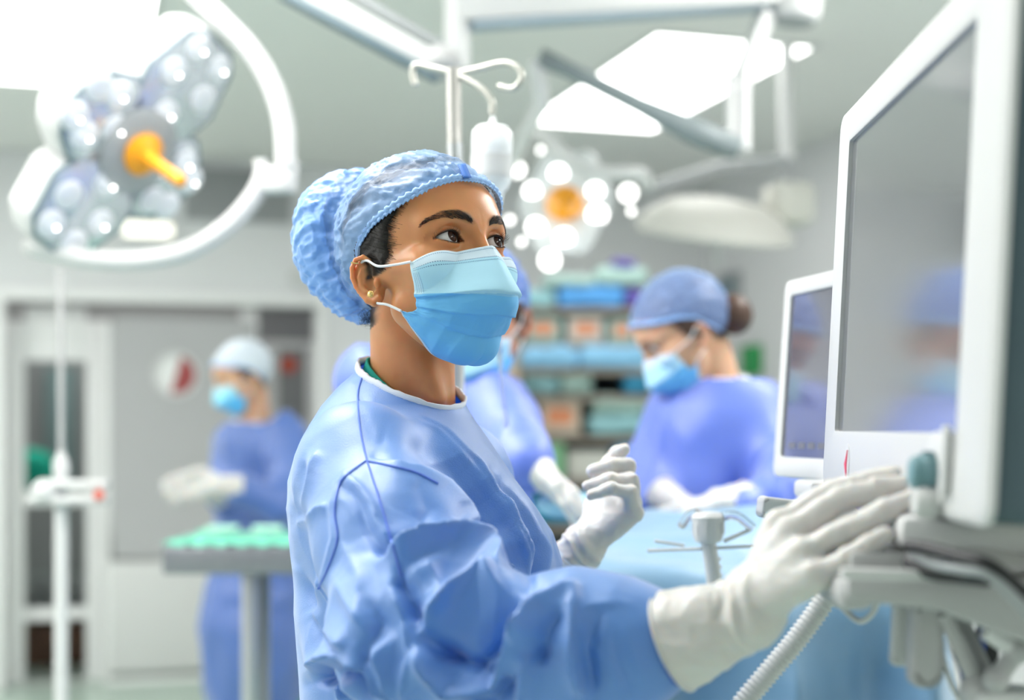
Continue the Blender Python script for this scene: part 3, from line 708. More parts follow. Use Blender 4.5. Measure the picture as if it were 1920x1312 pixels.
def mask_point(s, t):
    """s -1..1 across, t 0..1 down"""
    a = np.abs(s); M = cubic(MT, MM, t); E = cubic(MT, ME, t); pw = np.interp(t, [0, 0.2, 0.5, 1], [1.15, 1.35, 1.75, 1.5])[:, None]
    f = a[:, None]; p = M + (E - M) * f; p[:, 0] = (M[:, 0] + (E[:, 0] - M[:, 0]) * a ** pw[:, 0])
    p[:, 2] = M[:, 2] + (E[:, 2] - M[:, 2]) * a ** 1.2
    B = cubic([0, 0.33, 0.66, 1.0], MBOT, a); wb = np.clip((t - 0.72) / 0.28, 0, 1)[:, None] ** 2.0
    L = M + (E - M) * f; p = p * (1 - wb) + (p + (B - L) * 1.0 * wb) * wb if False else p * (1 - wb) + B * wb
    bul = np.sin(np.pi * a) * np.interp(t, [0, 0.3, 0.7, 0.9, 1], [0.0, 0.003, 0.008, 0.006, 0.0]); o = nrm(A(0.4, -1, -0.5)); p = p + bul[:, None] * o
    p[:, 1] = -np.sign(s) * np.abs(p[:, 1]) * 1.0
    return p
def pleat_lines(a):
    return 0.40 - 0.02 * a + 0.05 * (a > 2), 0.60 - 0.02 * a
def make_mask(fr, n=150, m=130, band=True, tone=(1, 1, 1), fine=True):
    s = np.linspace(-1, 1, n); t = np.linspace(0, 1, m); S, T = np.meshgrid(s, t, indexing='ij'); S = S.ravel(); T = T.ravel()
    p = mask_point(S, T)
    for _ in range(6):
        q = p.copy(); d = head_sdf(q, False, False); g = grad(skull, q, 0.002); p = p + g * np.clip(0.0035 - d, 0, 0.02)[:, None]
    e = 0.004; du = mask_point(np.clip(S + e, -1, 1), T) - mask_point(np.clip(S - e, -1, 1), T); dv = mask_point(S, np.clip(T + e, 0, 1)) - mask_point(S, np.clip(T - e, 0, 1))
    nn = np.cross(du, dv); nn /= np.linalg.norm(nn, axis=1, keepdims=True) + 1e-12; nn *= np.sign((nn * (p - A(0.04, 0, -0.04))).sum(1))[:, None]
    a = np.abs(S); disp = np.zeros(len(S))
    fade = np.clip((1 - a) / 0.10, 0.25, 1)
    for (t0, amp, back) in ((0.405, 0.0042, 0.20), (0.575, 0.0034, 0.15), (0.735, 0.0022, 0.13)):
        tl = t0 + 0.05 * (a - 0.35) * (t0 < 0.5) + 0.02 * np.sin(a * 4 + t0 * 9)
        u = (T - tl); up = np.exp(-np.clip(-u, 0, 1) / back) * (u < 0); st = np.clip(1 - u / 0.012, 0, 1) * (u >= 0)
        disp += amp * fade * (up + st) * (0.6 if t0 > 0.7 else 1)
    wr = ridged(np.stack([S * 2.4 + 0.5 * T, T * 5.0 - S * 1.2, 0 * S + 3], 1), 31, 3); disp += 0.0012 * wr * fade * np.clip((T - 0.3) / 0.2, 0.12, 1) * np.clip((1 - T) / 0.12, 0, 1)
    fold = ridged(np.stack([S * 5, T * 2.2 + S * 1.5, 0 * S + 8], 1), 35, 2); disp += 0.0011 * fold * np.clip((T - 0.5) / 0.2, 0, 1) * np.clip((1 - T) / 0.12, 0, 1) * fade
    crush = 0.0016 * ridged(np.stack([S * 8, T * 16, 0 * S], 1), 41, 2) * np.clip((a - 0.78) / 0.2, 0, 1) * (T > 0.35); disp += crush
    P3 = p + nn * disp[:, None]
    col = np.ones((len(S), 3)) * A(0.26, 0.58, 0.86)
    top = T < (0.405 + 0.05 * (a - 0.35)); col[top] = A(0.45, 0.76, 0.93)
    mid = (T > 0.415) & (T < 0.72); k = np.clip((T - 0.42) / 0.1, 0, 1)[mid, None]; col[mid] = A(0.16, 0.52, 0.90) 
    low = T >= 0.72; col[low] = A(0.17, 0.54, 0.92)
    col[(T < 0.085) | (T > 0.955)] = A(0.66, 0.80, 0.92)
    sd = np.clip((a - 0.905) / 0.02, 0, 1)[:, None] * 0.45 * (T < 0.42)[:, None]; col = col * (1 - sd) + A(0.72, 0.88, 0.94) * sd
    col *= A(*tone)
    ii = np.arange(n * m).reshape(n, m); Q = np.stack([ii[:-1, :-1], ii[1:, :-1], ii[1:, 1:], ii[:-1, 1:]], -1).reshape(-1, 4)
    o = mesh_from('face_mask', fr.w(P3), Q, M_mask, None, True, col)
    md = o.modifiers.new('thickness', 'SOLIDIFY'); md.thickness = 0.0009; md.offset = 0
    if fine:
        vs = []; fs = []; P2 = P3.reshape(n, m, 3); N2 = nn.reshape(n, m, 3)
        def at(s_, t_):
            x = (s_ + 1) / 2 * (n - 1); y = t_ * (m - 1); i = min(int(x), n - 2); j = min(int(y), m - 2); u = x - i; v = y - j
            f = lambda G: (G[i, j] * (1 - u) * (1 - v) + G[i + 1, j] * u * (1 - v) + G[i, j + 1] * (1 - u) * v + G[i + 1, j + 1] * u * v)
            return f(P2) + nrm(f(N2)) * 0.0007
        def dash(s0, s1, t0, t1):
            b = len(vs); vs.extend([at(s0, t0), at(s1, t0), at(s1, t1), at(s0, t1)]); fs.append((b, b + 1, b + 2, b + 3))
        for tr in (0.018, 0.078, 0.098, 0.950, 0.972):
            N_ = 96
            for i in range(N_):
                s0 = -0.97 + 1.94 * i / N_; dash(s0, s0 + 0.011, tr, tr + 0.005)
        for sgn in (-1, 1):
            for r in range(4):
                for j in range(26):
                    s0 = sgn * (0.90 + 0.022 * r); t0 = 0.13 + j * 0.0105; dash(s0, s0 + 0.010, t0, t0 + 0.0035)
        st = mesh_from('weld_marks', fr.w(np.array(vs)), np.array(fs), M_stitch, o, False); tag(st, kind='stuff')
    for sd in (-1, 1):
        for k in (0,):
            pth = [(0.058, 0.0700, -0.0005), (0.035, 0.0735, 0.003), (0.0112, 0.0765, 0.0085), (-0.004, 0.0775, 0.019), (-0.016, 0.0765, 0.020), (-0.024, 0.073, 0.008),
                   (-0.022, 0.071, -0.012), (-0.006, 0.072, -0.026), (0.010, 0.0700, -0.0325), (0.026, 0.0655, -0.0435)]
            mb = MB(); pp = spline([fr.w(A(x, sd * y, z)) for x, y, z in pth], 5); mb.tube(pp, 0.0014, n=8)
            mb.build('ear_loop', M_loop, o)
    if fine:
        return o, at
    return o, None
# ---------------------------------------------------------------- the woman in front
rng = np.random.RandomState(7)
_Y = 1.547
HF = Frame(A(-0.0897, _Y, 1.4575), -48.0, 12.0, roll=0)
hero = thing('person', 'person in light blue surgical gown, pleated mask and bouffant cap touching the monitor knob', 'person', (-0.10, 1.60, 0))
def HO(o, parent=None):
    """parent to the woman keeping the place"""
    o.parent = parent or hero
    if parent is None: o.matrix_parent_inverse = hero.matrix_basis.inverted()
    return o
NB = np.array(P(775, 780, 1.590)); NT = np.array(P(772, 560, 1.585))
def hero_body(p):
    d = head_sdf(HF.l(p))
    nk = s_cap(p, NT, NB, 0.0465, 0.0475)
    nk = smin(nk, s_cap(p, np.array(P(742, 590, 1.555)), np.array(P(815, 745, 1.545)), 0.012, 0.010), 0.022)
    d = smin(d, nk, 0.014)
    return d
V, Fc = polymesh(hero_body, A(-0.26, 1.38, 1.30), A(0.06, 1.70, 1.64), 0.0016)
hb = HO(mesh_from('body', V, Fc, M_skin, None, True, skin_tint(HF.l(V))))
for s_ in (-1, 1): HO(eyeball(None, HF, s_, 9, 10))
HO(make_hair(HF, n_str=1300))
HO(make_cap(HF))
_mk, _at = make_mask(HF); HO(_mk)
# brows and lashes
def brow_lashes(fr, rng):
    for sd in (-1, 1):
        n = 460; t = rng.uniform(0, 1, n); w_ = np.interp(t, np.linspace(0, 1, 6), BROW_W); B = np.array(BROW)
        c = np.stack([np.interp(t, np.linspace(0, 1, 6), B[:, i]) for i in range(3)], 1); c[:, 2] += rng.uniform(-0.8, 0.7, n) * w_; c[:, 1] *= sd
        p = project(skull, c, 4); ang = np.interp(t, [0, 0.2, 0.6, 1], [1.2, 0.75, 0.1, -0.35]) + rng.normal(0, 0.12, n); ln = np.interp(t, [0, .3, 1], [0.0045, 0.006, 0.005])
        L = []
        for i in range(n):
            d = A(-0.3, sd * math.cos(ang[i]), math.sin(ang[i])); q = p[i]; ch = [q]
            for k in range(3):
                q = q + d * ln[i] / 3; ch.append(q)
            L.append(ch)
        fl = np.array(L).reshape(-1, 3); fl = fl - (skull(fl) - np.tile([0.0001, 0.0006, 0.0009, 0.0006], n))[:, None] * grad(skull, fl, 0.001); L = fr.w(fl).reshape(n, 4, 3)
        st = strands(list(L), 0.00016, 'eyebrow', M_hair, None); tag(st, kind='stuff'); HO(st)
        L = []
        for up in (True, False):
            for i in range(46 if up else 26):
                u = (i + 0.5) / (46 if up else 26); y = 0.0175 + 0.0285 * u; z = EYE_C[2] + lid_open(np.array([y]), up)[0]
                dy = y - EYE_C[1]; dz = z - EYE_C[2]; x = EYE_C[0] + math.sqrt(max(0.0138 ** 2 - dy * dy - dz * dz, 1e-6)); p0 = A(x, y, z)
                out = nrm(A(1.0, (u - 0.38) * 1.6, -0.15 if up else -0.5)); ln_ = (0.0050 + 0.0042 * u if up else 0.0022) * rng.uniform(0.85, 1.1); ch = []
                for k in range(5):
                    v = k / 4; q = p0 + out * ln_ * v + A(0, 0, (0.0034 if up else -0.0008) * v ** 2.2); ch.append(fr.w(q * A(1, sd, 1)))
                L.append(ch)
        st = strands(L, 0.00026, 'eyelashes', M_hair, None); tag(st, kind='stuff'); HO(st)
brow_lashes(HF, rng)
# ear stud and hoop
mb = MB(); e = HF.w(A(0.0035, -0.0845, -0.0205)); nd = HF.w(A(0.5, -1.0, -0.02)) - HF.o
mb.lathe([(0, 0.0), (0.0028, 0.0), (0.0030, 0.0006), (0.0022, 0.0016), (0.0024, 0.0020), (0.0010, 0.0026), (0, 0.0026)], e, nd, 20)
ax = Vector(nd).normalized(); e1 = ax.orthogonal().normalized(); e2 = ax.cross(e1)
for i in range(12):
    a = math.pi * i / 6; mb.ball(Vector(e) + (e1 * math.cos(a) + e2 * math.sin(a)) * 0.0031 + ax * 0.0008, 0.0008, 8, 5)
tag(HO(mb.build('ear_stud', M_gold)), 'round gold stud in the earlobe')

# dark lash line on the lid edges
for sd in (-1, 1):
    for up in (True, False):
        pts = []; rs = []
        for i in range(25):
            u = i / 24; y = 0.0166 + 0.0298 * u; z = EYE_C[2] + lid_open(np.array([y]), up)[0]; dy = y - EYE_C[1]; dz = z - EYE_C[2]
            x = EYE_C[0] + math.sqrt(max(0.0136 ** 2 - dy * dy - dz * dz, 4e-6)); pts.append(Vector(HF.w(A(x, sd * y, z)))); rs.append((0.00085 if up else 0.00035) * (math.sin(math.pi * min(max(u * 0.85 + 0.1, 0), 1)) + 0.15))
        q = MB(); q.tube(pts, rs, 6); HO(q.build('lash_line', M_hair, angle=180))
def ray_hit(fn, px, py, off=0.0, y0=1.3):
    d = nrm(A((px - 960) / F, 1, (800 - py) / F)); o = A(0, 0, CAMH); t = y0
    for _ in range(120):
        v = fn((o + d * t)[None])[0] - off; t += v * 0.8
        if abs(v) < 1e-5: break
    return o + d * t
# dark blue stitched tab at the front seam of the cap
capf = lambda p: cap_blob(HF.l(p)); vs = []; fs = []
for r in range(9):
    for k, x in enumerate((858, 872)):
        yy = 309 + r * 3.2; xx = x + r * 1.4
        vs.append(ray_hit(capf, xx, yy, 0.0050)); 
for r in range(8): fs.append((2 * r, 2 * r + 1, 2 * r + 3, 2 * r + 2))
q = MB().add(vs, fs); o = q.build('stitched_tab', mat('blue_tab', (0.05, 0.17, 0.55), 0.7)); o.modifiers.new('thickness', 'SOLIDIFY').thickness = 0.0015
HO(o); tag(o, 'dark blue stitched tab on the cap front')
q = MB()
for r in range(8):
    a = Vector(vs[2 * r]); b = Vector(vs[2 * r + 3]); q.tube([a + Vector((0, -.0006, 0)), b + Vector((0, -.0006, 0))], 0.0005, 5)
st = q.build('stitches', M_capband); st.parent = o
# gold cuff on the ear rim and curls at the nape
hc = ray_hit(lambda p: head_sdf(HF.l(p)), 666, 494); q = MB(); q.tube([Vector(hc) + Vector((-0.004, -0.001, 0.001)), Vector(hc) + Vector((0.0, -0.0022, 0.0002)), Vector(hc) + Vector((0.0035, -0.001, 0))], 0.0009, 8); tag(HO(q.build('ear_cuff', M_gold)), 'thin gold cuff on the ear rim')
L = []
for i in range(70):
    x0 = 686 + rng.uniform(-8, 14); y0 = 590 + rng.uniform(-8, 14); R = rng.uniform(3, 8); ph = rng.uniform(0, 6.28); ch = []
    for k in range(12):
        a = ph + k * 0.5; ch.append(np.array(P(x0 + R * math.cos(a) - 0.2 * k, y0 + R * math.sin(a) + k * 0.9, 1.572 + 0.002 * math.sin(k))))
    L.append(ch)
HO(tag(strands(L, 0.00016, 'nape_curls', M_hair, None), kind='stuff'))
# ---------------------------------------------------------------- gown and gloves of the woman in front
def fabric_mat(name, col, tcol, tw=0.3, rough=0.75):
    m = mat(name, col, 0.52, spec=0.5, ior=2.15, bump=0.5, bscale=700, bdist=0.0006, attr=True, sheen=0.5, var=0.05, vscale=14); nt = m.node_tree; L = nt.links
    b = nt.nodes['Principled BSDF']; t = nt.nodes.new('ShaderNodeBsdfTranslucent'); t.inputs['Color'].default_value = (*tcol, 1)
    # crumpled non-woven creases
    tc = nt.nodes.new('ShaderNodeTexCoord'); n = nt.nodes.new('ShaderNodeTexNoise'); n.noise_type = 'RIDGED_MULTIFRACTAL'; n.inputs['Scale'].default_value = 7; n.inputs['Detail'].default_value = 2.5
    n.inputs['Distortion'].default_value = 0.4; L.new(tc.outputs['Object'], n.inputs['Vector'])
    bp = nt.nodes.new('ShaderNodeBump'); bp.inputs['Strength'].default_value = 0.35; bp.inputs['Distance'].default_value = 0.006; L.new(n.outputs['Fac'], bp.inputs['Height'])
    old = b.inputs['Normal'].links[0].from_node; L.new(bp.outputs[0], old.inputs['Normal']); L.new(old.outputs[0], t.inputs['Normal'])
    mx = nt.nodes.new('ShaderNodeMixShader'); mx.inputs[0].default_value = tw; L.new(b.outputs[0], mx.inputs[1]); L.new(t.outputs[0], mx.inputs[2])
    L.new(mx.outputs[0], nt.nodes['Material Output'].inputs[0]); return m
M_gown = fabric_mat('gown_fabric', (0.046, 0.240, 0.67), (0.010, 0.13, 0.92), 0.16)
M_bind = mat('white_binding', (0.80, 0.84, 0.92), 0.7, bump=0.3, bscale=500, bdist=0.0005)
M_seam = mat('seam_thread', (0.12, 0.22, 0.72), 0.7)
M_glove = mat('latex_glove', (0.66, 0.645, 0.63), 0.42, bump=0.35, bscale=70, bdist=0.002, sss=0.004, sssr=(1, .7, .5))
M_scrub = mat('green_scrub', (0.0, 0.33, 0.26), 0.8)
GT = np.array([(690, 675, 770, .040), (720, 640, 840, .052), (760, 603, 868, .080), (800, 579, 898, .125), (850, 556, 933, .17), (900, 543, 967, .19), (950, 539, 1005, .195), (1000, 543, 1037, .2), (1050, 549, 1055, .2),
               (1100, 556, 1062, .2), (1150, 561, 1062, .2), (1200, 565, 1052, .2), (1260, 572, 1042, .2), (1350, 580, 1035, .205), (1500, 560, 1050, .22), (1800, 530, 1080, .24), (2400, 500, 1110, .26)], float)
GY = 1.58
_z = CAMH + (800 - GT[:, 0]) / F * GY; _l = (GT[:, 1] - 960) / F * GY; _r = (GT[:, 2] - 960) / F * GY
def torso(p):
    z = p[:, 2]; o = np.argsort(_z); l = np.interp(z, _z[o], _l[o]); r = np.interp(z, _z[o], _r[o]); b = np.interp(z, _z[o], GT[o, 3])
    a = (r - l) / 2; c = (r + l) / 2; k = np.sqrt(((p[:, 0] - c) / a) ** 2 + ((p[:, 1] - GY) / b) ** 2); d = (k - 1) * np.minimum(a, b) * 0.93
    top = z - (_z[0] + 0.005); return smax(d, top, 0.03)
PV = lambda *a: np.array(P(*a))
SLR = [PV(676, 872, 1.455), PV(735, 1010, 1.385), PV(800, 1190, 1.31), PV(925, 1240, 1.27), PV(1090, 1212, 1.225), PV(1200, 1208, 1.205), PV(1262, 1200, 1.19)]
SLR_R = [0.066, 0.070, 0.078, 0.066, 0.061, 0.047, 0.026]
SLL = [PV(850, 900, 1.71), PV(900, 1100, 1.75), PV(940, 1180, 1.77), PV(1020, 1110, 1.755)]
SLL_R = [0.065, 0.06, 0.055, 0.034]
def gown_sdf(p):
    d = torso(p)
    nk = s_cap(p, PV(770, 775, 1.585), PV(764, 690, 1.590), 0.056, 0.053); d = smin(d, nk, 0.022)
    d = smin(d, s_chain(p, SLL, SLL_R, 0.02), 0.03)
    d = smin(d, s_chain(p, SLR, SLR_R, 0.03), 0.022)
    return d
CP = [PV(666, 668, 1.60), PV(862, 752, 1.56), PV(738, 731, 1.515)]
CN = nrm(np.cross(CP[1] - CP[0], CP[2] - CP[0])); CN = CN if CN[2] > 0 else -CN
FOLDS = [  # polyline in px, width px, height m (+ ridge, - valley)
    ([(752, 812), (805, 845), (858, 893), (892, 950), (918, 1040)], 30, -0.027), ([(730, 796), (775, 786), (815, 806), (850, 840), (890, 890), (935, 962), (965, 1040), (985, 1112)], 19, 0.013),
    ([(910, 893), (948, 950), (980, 1025), (996, 1110)], 12, -0.014), ([(925, 900), (970, 970), (1005, 1040), (1015, 1100)], 20, 0.006),
    ([(700, 868), (780, 880), (835, 915), (873, 965), (893, 1025)], 13, 0.010), ([(690, 850), (730, 868), (790, 875)], 9, -0.006), ([(660, 700), (675, 760), (700, 830)], 10, -0.003),
    ([(715, 1062), (780, 1036), (845, 1028), (900, 1050), (950, 1090), (990, 1130)], 20, 0.014), ([(700, 1045), (770, 1015), (840, 1008)], 12, -0.006),
    ([(758, 1088), (782, 1122), (802, 1168)], 14, -0.016), ([(735, 1100), (760, 1160), (790, 1230), (770, 1312)], 18, 0.009), ([(800, 1078), (830, 1120), (815, 1170)], 14, 0.006),
    ([(800, 1190), (850, 1130), (905, 1105), (960, 1118)], 16, 0.012), ([(815, 1205), (870, 1250), (920, 1255), (965, 1190), (995, 1140)], 20, -0.020), ([(795, 1210), (850, 1290), (930, 1285), (975, 1215), (1015, 1150)], 13, 0.013),
    ([(990, 1215), (1020, 1140), (1060, 1098), (1100, 1095)], 16, 0.013), ([(1015, 1250), (1035, 1180), (1058, 1150)], 15, -0.015), ([(1078, 1090), (1080, 1160), (1070, 1240), (1095, 1312)], 13, 0.014),
    ([(1110, 1312), (1100, 1220), (1120, 1150), (1150, 1130)], 18, -0.016), ([(1090, 1165), (1130, 1135), (1175, 1130), (1200, 1150)], 12, 0.011), ([(1165, 1160), (1185, 1220), (1215, 1280)], 12, 0.009),
    ([(1150, 1180), (1160, 1240), (1190, 1300)], 12, -0.010), ([(1190, 1100), (1205, 1130), (1235, 1150)], 8, -0.006), ([(1140, 1095), (1180, 1112), (1230, 1120)], 8, 0.006),
    ([(985, 1312), (1000, 1260), (1010, 1220)], 14, 0.010), ([(880, 1312), (930, 1300), (975, 1262)], 14, -0.012),
    # back panel and upper sleeve
    ([(600, 840), (585, 900), (560, 960)], 14, 0.006), ([(575, 860), (565, 930), (560, 980)], 10, -0.004), ([(640, 905), (680, 960), (720, 1040), (745, 1080)], 9, -0.004), ([(652, 895), (700, 955), (735, 1030)], 8, 0.004),
    ([(560, 985), (600, 955), (625, 950)], 9, 0.005), ([(585, 1135), (620, 1180), (680, 1210)], 14, 0.008), ([(560, 1060), (600, 1160), (660, 1220), (700, 1312)], 14, -0.009), ([(640, 1090), (680, 1150), (720, 1210)], 14, 0.005),
    ([(590, 1258), (615, 1240), (650, 1225), (690, 1240), (730, 1300)], 12, 0.009), ([(590, 1280), (630, 1262), (665, 1262), (700, 1312)], 12, -0.014), ([(640, 1275), (650, 1312)], 10, 0.010),
    ([(690, 1120), (720, 1170), (700, 1240), (720, 1312)], 12, -0.006), ([(655, 1010), (680, 1090), (690, 1180)], 14, 0.004), ([(780, 900), (800, 960), (780, 1000)], 14, -0.003), ([(860, 950), (850, 990)], 10, -0.002),
    ([(700, 740), (690, 800)], 12, 0.003), ([(742, 770), (720, 800), (715, 840)], 9, -0.004), ([(1040, 1000), (1050, 1060), (1040, 1100)], 12, -0.004)]
STEPS = [  # polyline in px, raised side, decay px, height m
    ([(695, 858), (740, 868), (800, 878), (840, 905), (875, 955), (895, 1030)], 1, 45, 0.013), ([(740, 797), (790, 786), (830, 812), (880, 870), (930, 950), (965, 1030), (986, 1112)], -1, 60, 0.012),
    ([(700, 1065), (740, 1052), (790, 1032), (850, 1026), (900, 1048), (940, 1085), (985, 1128)], 1, 60, 0.016), ([(795, 1185), (850, 1128), (905, 1105), (960, 1120), (990, 1135)], 1, 40, 0.010),
    ([(790, 1205), (840, 1235), (905, 1252), (950, 1210), (990, 1150)], 1, 45, 0.018), ([(985, 1215), (1012, 1140), (1050, 1100), (1100, 1093)], 1, 55, 0.016), ([(1085, 1158), (1115, 1140), (1160, 1130), (1205, 1142)], -1, 28, 0.016),
    ([(1074, 1110), (1078, 1200), (1100, 1312)], 1, 30, 0.014), ([(585, 1256), (615, 1240), (650, 1226), (700, 1250), (740, 1312)], -1, 55, 0.014), ([(688, 862), (650, 888), (634, 912), (626, 960), (631, 1010), (612, 1070), (586, 1130)], -1, 40, 0.006),
    ([(757, 1088), (790, 1150), (808, 1176)], -1, 45, 0.015), ([(700, 1200), (730, 1250), (760, 1312)], -1, 40, 0.010), ([(830, 850), (880, 905), (925, 975), (955, 1060)], 1, 22, 0.004)]
def gown_displace(V):
    g = grad(gown_sdf, V, 0.004); view = V - A(0, 0, CAMH); view /= np.linalg.norm(view, axis=1, keepdims=True); fac = np.clip((-(g * view).sum(1) + 0.05) / 0.3, 0, 1)
    Q = pix(V); d = np.zeros(len(V)); near_arm = s_chain(V, SLR, SLR_R, 0.03) < 0.012
    Q2 = Q + np.stack([vnoise(V * 30, 1), vnoise(V * 30, 2)], 1) * 4
    for poly, wd, h in FOLDS:
        dd, tt, sd = seg_dist(Q2, poly); end = np.clip(np.minimum(tt, 1 - tt) / 0.18, 0, 1); end = end * end * (3 - 2 * end)
        x = dd / wd; prof = np.exp(-1.15 * x ** 1.15) if h > 0 else np.exp(-x ** 1.6)
        d += 1.15 * h * prof * (0.25 + 0.75 * end)
    for poly, sd0, dc, h in STEPS:
        dd, tt, sd = seg_dist(Q2, poly); end = np.clip(np.minimum(tt, 1 - tt) / 0.2, 0, 1); end = end * end * (3 - 2 * end); s_ = dd * sd * sd0
        d += h * 1.35 * end * np.where(s_ > 0, np.exp(-s_ / dc) * np.clip(s_ / 8.0 + 0.35, 0, 1), 0.35 * np.clip(1 + s_ / 9.0, 0, 1))
    d *= fac
    big = vnoise(V * A(9, 9, 5) + 3.0, 8); cr = ridged(V * A(12, 12, 9) + 0.35 * vnoise(V * 8, 3)[:, None], 15, 2); sl = np.clip((CAMH - 0.12 - V[:, 2]) / 0.15, 0, 1) * near_arm
    d += 0.0035 * big + (0.0028 + 0.006 * sl) * cr
    nk = np.clip(np.abs((V - CP[0]) @ CN) / 0.06, 0, 1); d *= nk
    cf = np.clip(np.linalg.norm(V - SLR[-1], axis=1) / 0.09 - 0.4, 0, 1); d *= cf
    return V + g * d[:, None]
V, Fc = polymesh(gown_sdf, A(-0.38, 1.10, 0.86), A(0.20, 1.90, 1.42), 0.0027)
def ring_on(fn, c, nrm_, r0, n=90):
    e1 = nrm(np.cross(nrm_, A(0.2, 1, 0.1))); e2 = np.cross(nrm_, e1); ph = np.linspace(0, 2 * np.pi, n, endpoint=False)
    p = c + r0 * (np.cos(ph)[:, None] * e1 + np.sin(ph)[:, None] * e2)
    for _ in range(20):
        g = grad(fn, p, 0.001); g = g - (g @ nrm_)[:, None] * nrm_; g /= np.linalg.norm(g, axis=1, keepdims=True); p = p - 0.8 * fn(p)[:, None] * g
    return p, e1, e2
cen = (CP[0] + CP[1]) / 2 + A(-0.002, 0.010, 0); rp, e1_, e2_ = ring_on(gown_sdf, cen, CN, 0.045)
_ra = np.arctan2((rp - cen) @ e2_, (rp - cen) @ e1_); _rr = np.linalg.norm(rp - cen, axis=1); _o = np.argsort(_ra)
_va = np.arctan2((V - cen) @ e2_, (V - cen) @ e1_); _w = V - cen; _vr = np.linalg.norm(_w - (_w @ CN)[:, None] * CN, axis=1); print('ring', _rr.min(), _rr.max())
keep = (_w @ CN < 0.0) | (_vr > np.interp(_va, _ra[_o], _rr[_o], period=2 * np.pi) + 0.002) & (s_cap(V, PV(770, 775, 1.585), PV(764, 690, 1.590), 0.056, 0.053) > 0.006)
ax_r = nrm(SLR[-1] - SLR[-2]); keep &= ~(((V - SLR[-1]) @ ax_r > 0.004) & (np.linalg.norm(V - SLR[-1], axis=1) < 0.09))
ax_l = nrm(SLL[-1] - SLL[-2]); keep &= ~(((V - SLL[-1]) @ ax_l > 0.010) & (np.linalg.norm(V - SLL[-1], axis=1) < 0.08))
keep &= V[:, 2] > 0.90
V2 = gown_displace(V)
tint = np.ones((len(V), 3)); Fk = Fc[keep[Fc].all(1)]; used = np.unique(Fk); rm = np.full(len(V), -1); rm[used] = np.arange(len(used))
gown = HO(mesh_from('surgical_gown', V2[used], rm[Fk], M_gown, None, True, tint[used]))
from mathutils.bvhtree import BVHTree
_vv = [Vector(v) for v in V2[used]]; gbvh = BVHTree.FromPolygons(_vv, rm[Fk].tolist())
def on_gown(px, py, lift=0.0006):
    d = (P(px, py, 1.0) - Vector((0, 0, CAMH))).normalized(); h = gbvh.ray_cast(Vector((0, 0, CAMH)) + d * 0.5, d)
    return None if h[0] is None else h[0] - d * lift
def dense2(poly, n=6):
    return [(v[0], v[1]) for v in spline([Vector((x, y, 0)) for x, y in poly], n)]
for sm in ([(681, 700), (671, 740), (675, 800), (688, 862), (716, 950), (738, 1030), (752, 1080)], [(688, 862), (650, 890), (635, 912), (627, 960), (632, 1010), (614, 1066), (596, 1104)],
           [(690, 864), (730, 872), (780, 885), (822, 906)]):
    pts = [q for q in (on_gown(*v) for v in dense2(sm, 8)) if q is not None]
    mb = MB(); mb.tube(pts, 0.0011, n=6); o = HO(mb.build('seam', M_seam, None), gown)
# binding of the neck opening
def band_loop(pts, up, w, t, c, name, m, wob=0.0):
    vs = []; fs = []; n = len(pts)
    for i, p in enumerate(pts):
        o = nrm((p - c) - ((p - c) @ up) * up); j = 1 + wob * math.sin(i * 2.3)
        for (a, b) in ((-w, -t), (-w, t), (0, t * 1.2 * j), (w * j, t), (w * j, -t), (0, -t)): vs.append(p + up * a + o * b)
    for i in range(n):
        j = (i + 1) % n
        for k in range(6): k2 = (k + 1) % 6; fs.append((i * 6 + k, i * 6 + k2, j * 6 + k2, j * 6 + k))
    return mesh_from(name, np.array(vs), np.array(fs), m, None)
rp = rp + 0.0005 * np.sin(np.arange(len(rp)) * 0.9)[:, None] * CN
tag(HO(band_loop(rp, CN, 0.0045, 0.0016, cen, 'neck_binding', M_bind, 0.12), gown), 'white neck binding')
# green scrub collar under the gown
sc_, _, _ = ring_on(lambda p: hero_body(p) - 0.004, cen + CN * 0.0 + A(-0.006, 0, 0), CN, 0.05); sc_w = -0.004 + 0.016 * np.clip((-(sc_ - cen)[:, 0]) / 0.05, -1, 1)
vs = []; fs = []; n = len(sc_)
for i in range(n):
    o = nrm(sc_[i] - cen)
    for a, b in ((-0.012, 0.004), (sc_w[i], 0.0035), (sc_w[i], 0.001), (-0.012, -0.002)): vs.append(sc_[i] + CN * a + o * b)
for i in range(n):
    j = (i + 1) % n
    for k in range(4): k2 = (k + 1) % 4; fs.append((i * 4 + k, i * 4 + k2, j * 4 + k2, j * 4 + k))
tag(HO(mesh_from('scrub_collar', np.array(vs), np.array(fs), M_scrub, None)), 'green scrub collar at the nape')

def hand_sdf(p, H):
    """H: wrist, fore (point up the forearm), fingers [(MCP,PIP,DIP,TIP)], thumb chain, scale of radii"""
    s = H.get('s', 1.0); W = H['wrist']; d = s_cap(p, H['fore'], W, H['rf'], H['rw'])
    pal = None
    for i, f in enumerate(H['fingers']):
        e = s_cap(p, W + (f[0] - W) * 0.12, f[0], 0.0165 * s, 0.0130 * s); pal = e if pal is None else smin(pal, e, 0.012)
    d = smin(d, pal, 0.016)
    for i, f in enumerate(H['fingers']):
        r = [0.0112, 0.0104, 0.0094, 0.0074] if i < 3 else [0.0100, 0.0090, 0.0082, 0.0066]
        e = s_chain(p, f, [x * s for x in r], 0.003); d = smin(d, e, 0.0042)
    e = s_chain(p, H['thumb'], [0.017 * s, 0.0125 * s, 0.0112 * s, 0.0085 * s][:len(H['thumb'])], 0.005); d = smin(d, e, 0.010)
    return d
